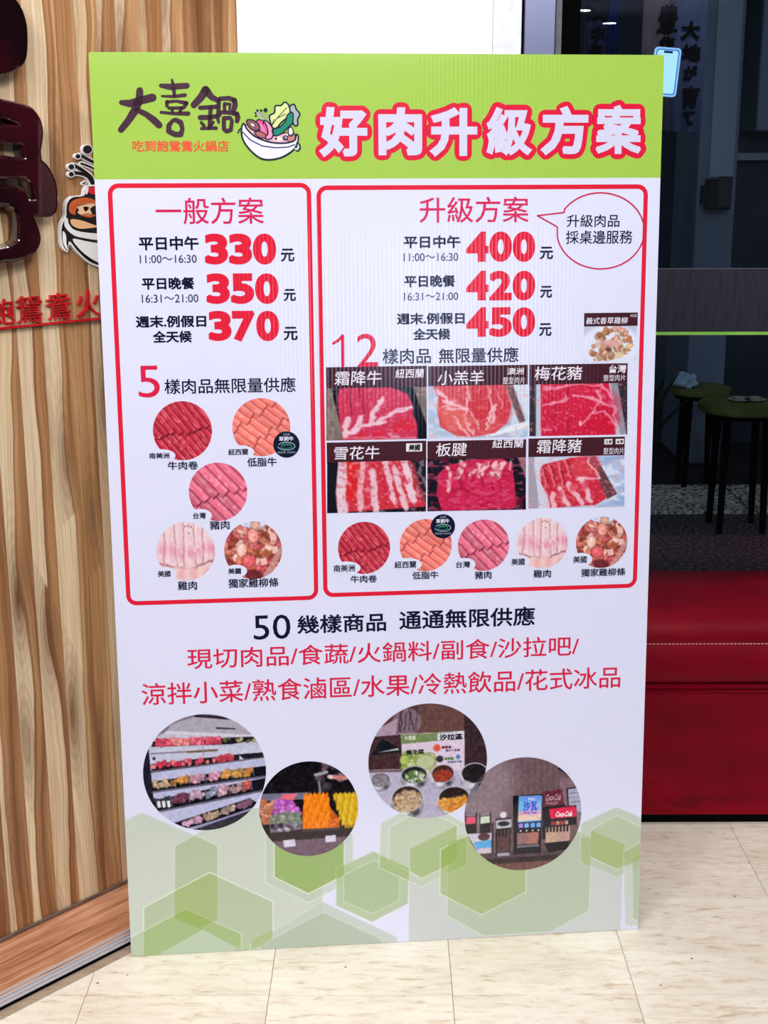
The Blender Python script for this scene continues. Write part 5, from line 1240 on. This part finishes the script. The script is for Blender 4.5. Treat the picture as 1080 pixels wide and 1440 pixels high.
flat5([[(640, 335), (670, 320), (720, 330), (720, 372), (660, 376), (640, 360)]], (226, 22, 44), .0105, .011, 'meat_slice', label='red meat slice')
flat5([[(620, 340), (638, 325), (630, 372), (616, 372)]], WHITEA, .0105, .011, 'meat_fat')
def sprig(pts, w, name='enoki_mushroom'):
    p = Print(); 
    for d0, ww, c in ((0, w+14, WHITEA), (1, w, BLK)):
        Q = smooth_pts(pts+[pts[-1]], 4)[:4*(len(pts)-1)+1]; Q = [w5(*q) for q in Q]
        s_ = Print(); stroke(s_, GW, Q, ww*k5, c, 0, n=8)
        V = [(v[0], -(.006+.0006*d0), v[2]) for v in s_.v]; b_ = len(p.v); p.v += V; p.c += s_.c; p.f += [tuple(b_+i for i in f) for f in s_.f]
    o = p.build(name, t, M_gloss)
    bmx = bmesh.new(); bmx.from_mesh(o.data); g = bmesh.ops.extrude_face_region(bmx, geom=bmx.faces[:])
    for v in [e for e in g['geom'] if isinstance(e, bmesh.types.BMVert)]: v.co.y += .005
    bmesh.ops.recalc_face_normals(bmx, faces=bmx.faces); bmx.to_mesh(o.data); bmx.free()
sprig([(515, 175), (560, 190), (640, 250), (660, 300)], 22); sprig([(518, 230), (560, 225), (620, 250), (650, 300)], 20)
sprig([(568, 100), (620, 125), (680, 160), (730, 230)], 20); sprig([(570, 155), (640, 180), (700, 215)], 12)
sprig([(585, 300), (600, 290)], 8)
for q, r in (((637, 52), 32), ((568, 102), 17), ((520, 178), 20), ((520, 232), 18)):
    ring = [(q[0]+r*math.cos(a_), q[1]+r*.95*math.sin(a_)) for a_ in np.linspace(0, 2*math.pi, 17)[:-1]]
    ring2 = [(q[0]+(r+8)*math.cos(a_), q[1]+(r+8)*.95*math.sin(a_)) for a_ in np.linspace(0, 2*math.pi, 17)[:-1]]
    flat5([ring2], WHITEA, .002, .0082, 'mushroom_cap', False); flat5([ring], BLK, .0082, .0088, 'mushroom_cap', False)

# ---- red bench below the window
bx0, bx1 = t3x+.004, 2.9
be = empty('bench', (0, 0, 0)); tag(be, 'long dark red leatherette bench below the dark window', 'bench')
def extr(name, prof, x0, x1, m, parent, nx=2, smooth=True):
    bm = bmesh.new(); rows = []
    for i in range(nx):
        x = x0+(x1-x0)*i/(nx-1); rows.append([bm.verts.new((x, y, z)) for y, z in prof])
    n = len(prof)
    for i in range(nx-1):
        for j in range(n): bm.faces.new((rows[i][j], rows[i][(j+1) % n], rows[i+1][(j+1) % n], rows[i+1][j]))
    bm.faces.new(rows[0][::-1]); bm.faces.new(rows[-1]); bmesh.ops.recalc_face_normals(bm, faces=bm.faces)
    o = bm_obj(name, bm, m, parent)
    if smooth:
        for p in o.data.polygons: p.use_smooth = len(p.vertices) == 4
    return o
YF = 2.55
zc = float(onY(1000, 968, YF)[2]); zs = float(onY(1000, 905, YF-.004)[2]); zt = .462
prof = [(2.862, zc+.01), (YF+.004, zc+.01), (YF-.003, zc+.016), (YF-.007, zc+.035), (YF-.007, zs-.004), (YF-.003, zs), (YF-.007, zs+.004)]
for k in range(9):
    a_ = R(k*90/8); prof.append((YF+.043-.050*math.cos(a_), zs+.012+(zt-zs-.012)*math.sin(a_)))
prof += [(YF+.12, zt+.004), (2.74, zt+.002), (2.862, zt-.002)]
o = extr('seat', prof, bx0, bx1, M_leather, be, 30)
rb = random.Random(5)
bm = bmesh.new(); x = bx0+.01
while x < bx1-.02:
    add_box(bm, x, x+.0052, YF-.0058, YF-.003, zs-.0012, zs+.0006); x += .0078
o = bm_obj('stitching', bm, M_thread, be); o['kind'] = 'stuff'; o['label'] = 'pale pink stitched seam'
box('base_panel', bx0, bx1, YF, 2.80, .022, zc+.008, M_leather, be, bevel=.004)
for dz in (.004, -.006):
    bm = bmesh.new(); add_cyl(bm, (bx0, YF-.002, zc+dz), (bx1, YF-.002, zc+dz), .0032, n=10); bm_obj('piping', bm, M_leather, be, True)
box('kickboard', bx0, bx1, YF+.012, 2.80, .0005, .022, M_black, be)

# ---- ceiling lamps of the room (mirrored in the glass)
def downlight(x, y, label, lit=True):
    e = empty('ceiling_downlight', (x, y, 2.9)); tag(e, label, 'ceiling light', 'ceiling downlights of the hall')
    bm = bmesh.new(); add_cyl(bm, (0, 0, -.012), (0, 0, 0), .088, .092, 28); bm_obj('trim_ring', bm, M_plain2, e)
    bm = bmesh.new(); add_cyl(bm, (0, 0, -.015), (0, 0, -.0115), .07, n=28); bm_obj('diffuser', bm, M_lamp, e)
M_plain2 = noisy('white_enamel', (228, 228, 232), (236, 236, 240), 20, .4)
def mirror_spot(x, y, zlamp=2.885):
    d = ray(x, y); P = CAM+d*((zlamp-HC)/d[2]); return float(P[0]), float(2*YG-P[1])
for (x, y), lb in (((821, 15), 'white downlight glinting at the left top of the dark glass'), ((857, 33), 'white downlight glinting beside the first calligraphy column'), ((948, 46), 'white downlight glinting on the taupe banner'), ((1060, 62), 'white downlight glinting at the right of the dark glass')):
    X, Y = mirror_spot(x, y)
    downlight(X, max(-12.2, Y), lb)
for i, (X, Y) in enumerate(((-1.6, -9.), (-.6, -10.2), (.1, -8.8), (-.1, -11.3), (1.2, -6.5))): downlight(X, Y, 'white downlight farther back in the hall ceiling, row %s' % ('left middle right rear near'.split()[i]))

# ---- behind the glass: hanging banners with brush characters
def banner(label, x0, x1, y1, Y, m, chars, ink=M_ink, splits=()):
    a = onY(x0, 60, Y); b = onY(x1, 60, Y); zb = float(onY((x0+x1)/2, y1, Y)[2])
    e = empty('hanging_banner', (float(a[0]), Y, zb)); tag(e, label, 'banner', 'calligraphy banners behind the glass')
    W = float(b[0]-a[0]); bm = bmesh.new()
    n = 12; ztop = 2.8-zb
    rows = [[bm.verts.new((W*i/n, .006*math.sin(i*1.3+j), ztop*j/6)) for i in range(n+1)] for j in range(7)]
    for j in range(6):
        for i in range(n): bm.faces.new((rows[j][i], rows[j][i+1], rows[j+1][i+1], rows[j+1][i]))
    g = bmesh.ops.extrude_face_region(bm, geom=bm.faces[:])
    for v in [q for q in g['geom'] if isinstance(q, bmesh.types.BMVert)]: v.co.y += .004
    bmesh.ops.recalc_face_normals(bm, faces=bm.faces); bm_obj('cloth', bm, m, e, True)
    bm = bmesh.new(); add_cyl(bm, (-.02, .0, ztop+.01), (W+.02, .0, ztop+.01), .012, n=10); bm_obj('rod', bm, M_black, e)
    fr = Frame((float(a[0]), Y-.010, zb), 0.0)
    for (ch, cx0, cy0, cx1, cy1) in chars:
        solo(e, fr, ch, cx0, cy0, cx1, cy1, (6, 6, 14), 85, .0022, .05, name='brush_character', material=M_ink)
    return e
banner('slate banner with brush characters next to the steel post', 822, 852, 120, 3.45, M_cloth1, (('樹', 822, -14, 858, 28), ('木', 830, 36, 852, 56), ('也', 828, 60, 846, 82)))
banner('plain navy banner right of the slate one', 853, 869, 130, 3.5, M_navy, ())
banner('taupe banner with a large brush character above the phone reflection', 903, 943, 183, 3.45, M_cloth2, (('豊', 924, 6, 953, 46), ('作', 926, 51, 948, 70)))
banner('blue grey banner with a column of brush characters right of the phone reflection', 944, 992, 185, 3.50, M_cloth3, (('大', 957, 30, 984, 56), ('地', 958, 62, 985, 86), ('が', 960, 92, 980, 112), ('育', 958, 121, 982, 152), ('て', 959, 156, 976, 176)))

# ---- phone reflection, built as a solid glowing shape behind the glass
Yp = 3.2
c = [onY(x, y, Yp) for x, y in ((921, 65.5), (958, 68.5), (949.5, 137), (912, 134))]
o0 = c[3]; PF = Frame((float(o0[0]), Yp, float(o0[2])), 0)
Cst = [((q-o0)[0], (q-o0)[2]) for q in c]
def rquad(C, ins, rad=.009):
    C = [np.array(q) for q in C]; m = sum(C)/4; L = []
    Ci = []
    for i in range(4):
        p0, p1, p2 = C[i-1], C[i], C[(i+1) % 4]; a = (p0-p1)/np.linalg.norm(p0-p1); b = (p2-p1)/np.linalg.norm(p2-p1); Ci.append(p1+(a+b)*ins)
    for i in range(4):
        p0, p1, p2 = Ci[i-1], Ci[i], Ci[(i+1) % 4]; a = (p0-p1)/np.linalg.norm(p0-p1); b = (p2-p1)/np.linalg.norm(p2-p1)
        for t in np.linspace(0, 1, 7): L.append(tuple((p1+a*rad)*(1-t)**2+2*t*(1-t)*p1+(p1+b*rad)*t*t))
    return L
ph = empty('phone_reflection', (float(o0[0]), Yp, float(o0[2]))); tag(ph, 'pale blue phone reflection at the board corner, built as a glowing shape behind the glass', 'reflection')
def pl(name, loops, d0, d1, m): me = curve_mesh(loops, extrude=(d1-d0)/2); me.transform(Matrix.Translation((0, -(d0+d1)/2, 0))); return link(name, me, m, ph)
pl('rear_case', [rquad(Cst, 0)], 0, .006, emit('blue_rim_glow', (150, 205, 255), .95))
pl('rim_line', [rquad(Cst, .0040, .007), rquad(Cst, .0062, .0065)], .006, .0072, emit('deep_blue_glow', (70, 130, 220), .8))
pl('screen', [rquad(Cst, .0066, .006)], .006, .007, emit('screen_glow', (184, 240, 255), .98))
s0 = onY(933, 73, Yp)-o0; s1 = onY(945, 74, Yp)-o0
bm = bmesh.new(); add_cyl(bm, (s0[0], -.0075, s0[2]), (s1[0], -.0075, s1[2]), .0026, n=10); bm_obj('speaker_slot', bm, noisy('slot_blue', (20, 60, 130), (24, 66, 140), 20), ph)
bm = bmesh.new(); add_cyl(bm, ((Cst[0][0]+Cst[1][0])/2, -.003, Cst[0][1]), ((Cst[0][0]+Cst[1][0])/2, -.003, 2.9-float(o0[2])), .0008, n=6); bm_obj('hanging_wire', bm, M_black, ph)  # wire added to carry the glowing shape

# ---- columns, wall, box behind
def xz(x, y, Y): P = onY(x, y, Y); return float(P[0]), float(P[2])
YB = 6.6
wo = box('wall_outside', -3, 7, YB, YB+.2, 0, 4.2, M_outwall); wo['kind'] = 'structure'
Yc = 6.1
xa = xz(984, 200, Yc)[0]; xb = xz(1039, 200, Yc)[0]
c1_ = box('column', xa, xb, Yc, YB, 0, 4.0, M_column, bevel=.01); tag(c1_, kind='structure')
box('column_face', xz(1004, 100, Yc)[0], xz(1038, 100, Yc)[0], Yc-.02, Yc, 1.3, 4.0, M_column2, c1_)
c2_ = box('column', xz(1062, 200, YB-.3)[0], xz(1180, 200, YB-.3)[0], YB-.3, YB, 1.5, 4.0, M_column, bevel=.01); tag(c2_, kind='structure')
c3_ = box('trim_3', xb, 7, YB-.12, YB, xz(1060, 225, YB-.12)[1], xz(1060, 215, YB-.12)[1], M_column2); tag(c3_, kind='structure')
# intercom box on the column
a = xz(994, 295, Yc-.09); b = xz(1028, 252, Yc-.09)
e = empty('wall_box', (a[0], Yc-.02, a[1])); tag(e, 'small black box mounted on the grey column behind the glass', 'wall box')
wbx, hbx = b[0]-a[0], b[1]-a[1]
box('housing', 0, wbx, -.09, 0, 0, hbx, M_black, e, bevel=.004); box('door', wbx*.38, wbx*1.0, -.10, -.09, .01, hbx+.012, noisy('charcoal_plastic', (16, 18, 24), (22, 24, 30), 20), e, bevel=.003)
box('bracket', -.02, .03, -.06, -.02, hbx*.2, hbx*.8, M_black, e)

# ---- low round tables outside
def low_table(label, xc, yc, rpx, Y, m, clutter):
    P = onY(xc, yc, Y); z = float(P[2]); r = float(onY(xc+rpx, yc, Y)[0]-P[0])
    e = empty('low_round_table', (float(P[0]), Y, 0)); tag(e, label, 'table', 'low round tables outside')
    bm = bmesh.new(); add_cyl(bm, (0, 0, z-.03), (0, 0, z), r, n=36); bmesh.ops.bevel(bm, geom=[q for q in bm.edges if abs(q.verts[0].co.z-q.verts[1].co.z) < 1e-5], offset=.006, segments=2, affect='EDGES'); bm_obj('table_top', bm, m, e)
    bm = bmesh.new(); add_cyl(bm, (0, 0, z-.05), (0, 0, z-.03), r*.8, n=24); bm_obj('apron', bm, M_black, e)
    for k in range(4):
        a_ = R(45+90*k); bm = bmesh.new(); add_cyl(bm, (r*.62*math.cos(a_), r*.62*math.sin(a_), z-.04), (r*.7*math.cos(a_), r*.7*math.sin(a_), 0.0), .016, .012, 10); bm_obj('leg', bm, M_black, e)
    return e, z
e1, zt1 = low_table('nearer olive topped low round table outside at the right', 1045, 566, 62, 4.95, M_olive, 1)
e2, zt2 = low_table('farther low round table outside with a pale blue cloth on it', 985, 543, 42, 5.65, M_olive, 1)
P = onY(958, 533, 5.62)
bm = bmesh.new(); bmesh.ops.create_icosphere(bm, subdivisions=3, radius=1)
for v in bm.verts:
    k = .75+.35*math.sin(v.co.x*5+v.co.y*3)*math.cos(v.co.z*4); v.co = Vector((v.co.x*.06*k, v.co.y*.05*k, max(-.02, v.co.z*.05*k)+.02))
o = bm_obj('crumpled_cloth', bm, M_paleblue, None, True); o.location = (float(P[0])+.02, 5.62, zt2+.0005); tag(o, 'crumpled pale blue cloth on the farther low table outside', 'cloth')
for i, (px_, py_, lb) in enumerate(((1040, 552, 'pale saucer at the left on the nearer low table'), (1062, 547, 'pale saucer at the right on the nearer low table'))):
    bm = bmesh.new(); add_cyl(bm, (0, 0, 0), (0, 0, .008), .026, .042, 20); add_cyl(bm, (0, 0, .008), (0, 0, .016), .02, .024, 16)
    o = bm_obj('saucer', bm, noisy('pale_china_%s' % 'ab'[i], (120, 130, 120), (150, 156, 146), 20), None); Q = onY(px_, py_, 4.98); o.location = (float(Q[0]), 4.98, zt1+.0003); tag(o, lb, 'saucer', 'saucers on the low table')
# potted plant
P = onY(880, 640, 5.1)
e = empty('potted_plant', (float(P[0]), 5.1, 0)); tag(e, 'dark leafy plant in a black pot outside behind the board edge', 'plant')
bm = bmesh.new(); add_cyl(bm, (0, 0, 0), (0, 0, .16), .07, .10, 20); bm_obj('pot', bm, M_black, e)
rp = random.Random(3)
for i in range(13):
    a_ = rp.uniform(0, 6.28); L_ = rp.uniform(.14, .26); h_ = rp.uniform(.3, .62); bm = bmesh.new(); pts = []
    for k in range(7):
        t_ = k/6; w_ = .022*math.sin(math.pi*min(1, t_*.95+.04)); cx_ = L_*t_; cz_ = h_*(1.2*t_-.35*t_*t_)+.15
        pts.append([bm.verts.new((cx_*math.cos(a_)-w_*math.sin(a_), cx_*math.sin(a_)+w_*math.cos(a_), cz_)), bm.verts.new((cx_*math.cos(a_), cx_*math.sin(a_), cz_-.006)), bm.verts.new((cx_*math.cos(a_)+w_*math.sin(a_), cx_*math.sin(a_)-w_*math.cos(a_), cz_))])
    for k in range(6):
        for j in range(2): bm.faces.new((pts[k][j], pts[k][j+1], pts[k+1][j+1], pts[k+1][j]))
    bm_obj('leaf', bm, M_leaf, e, True)
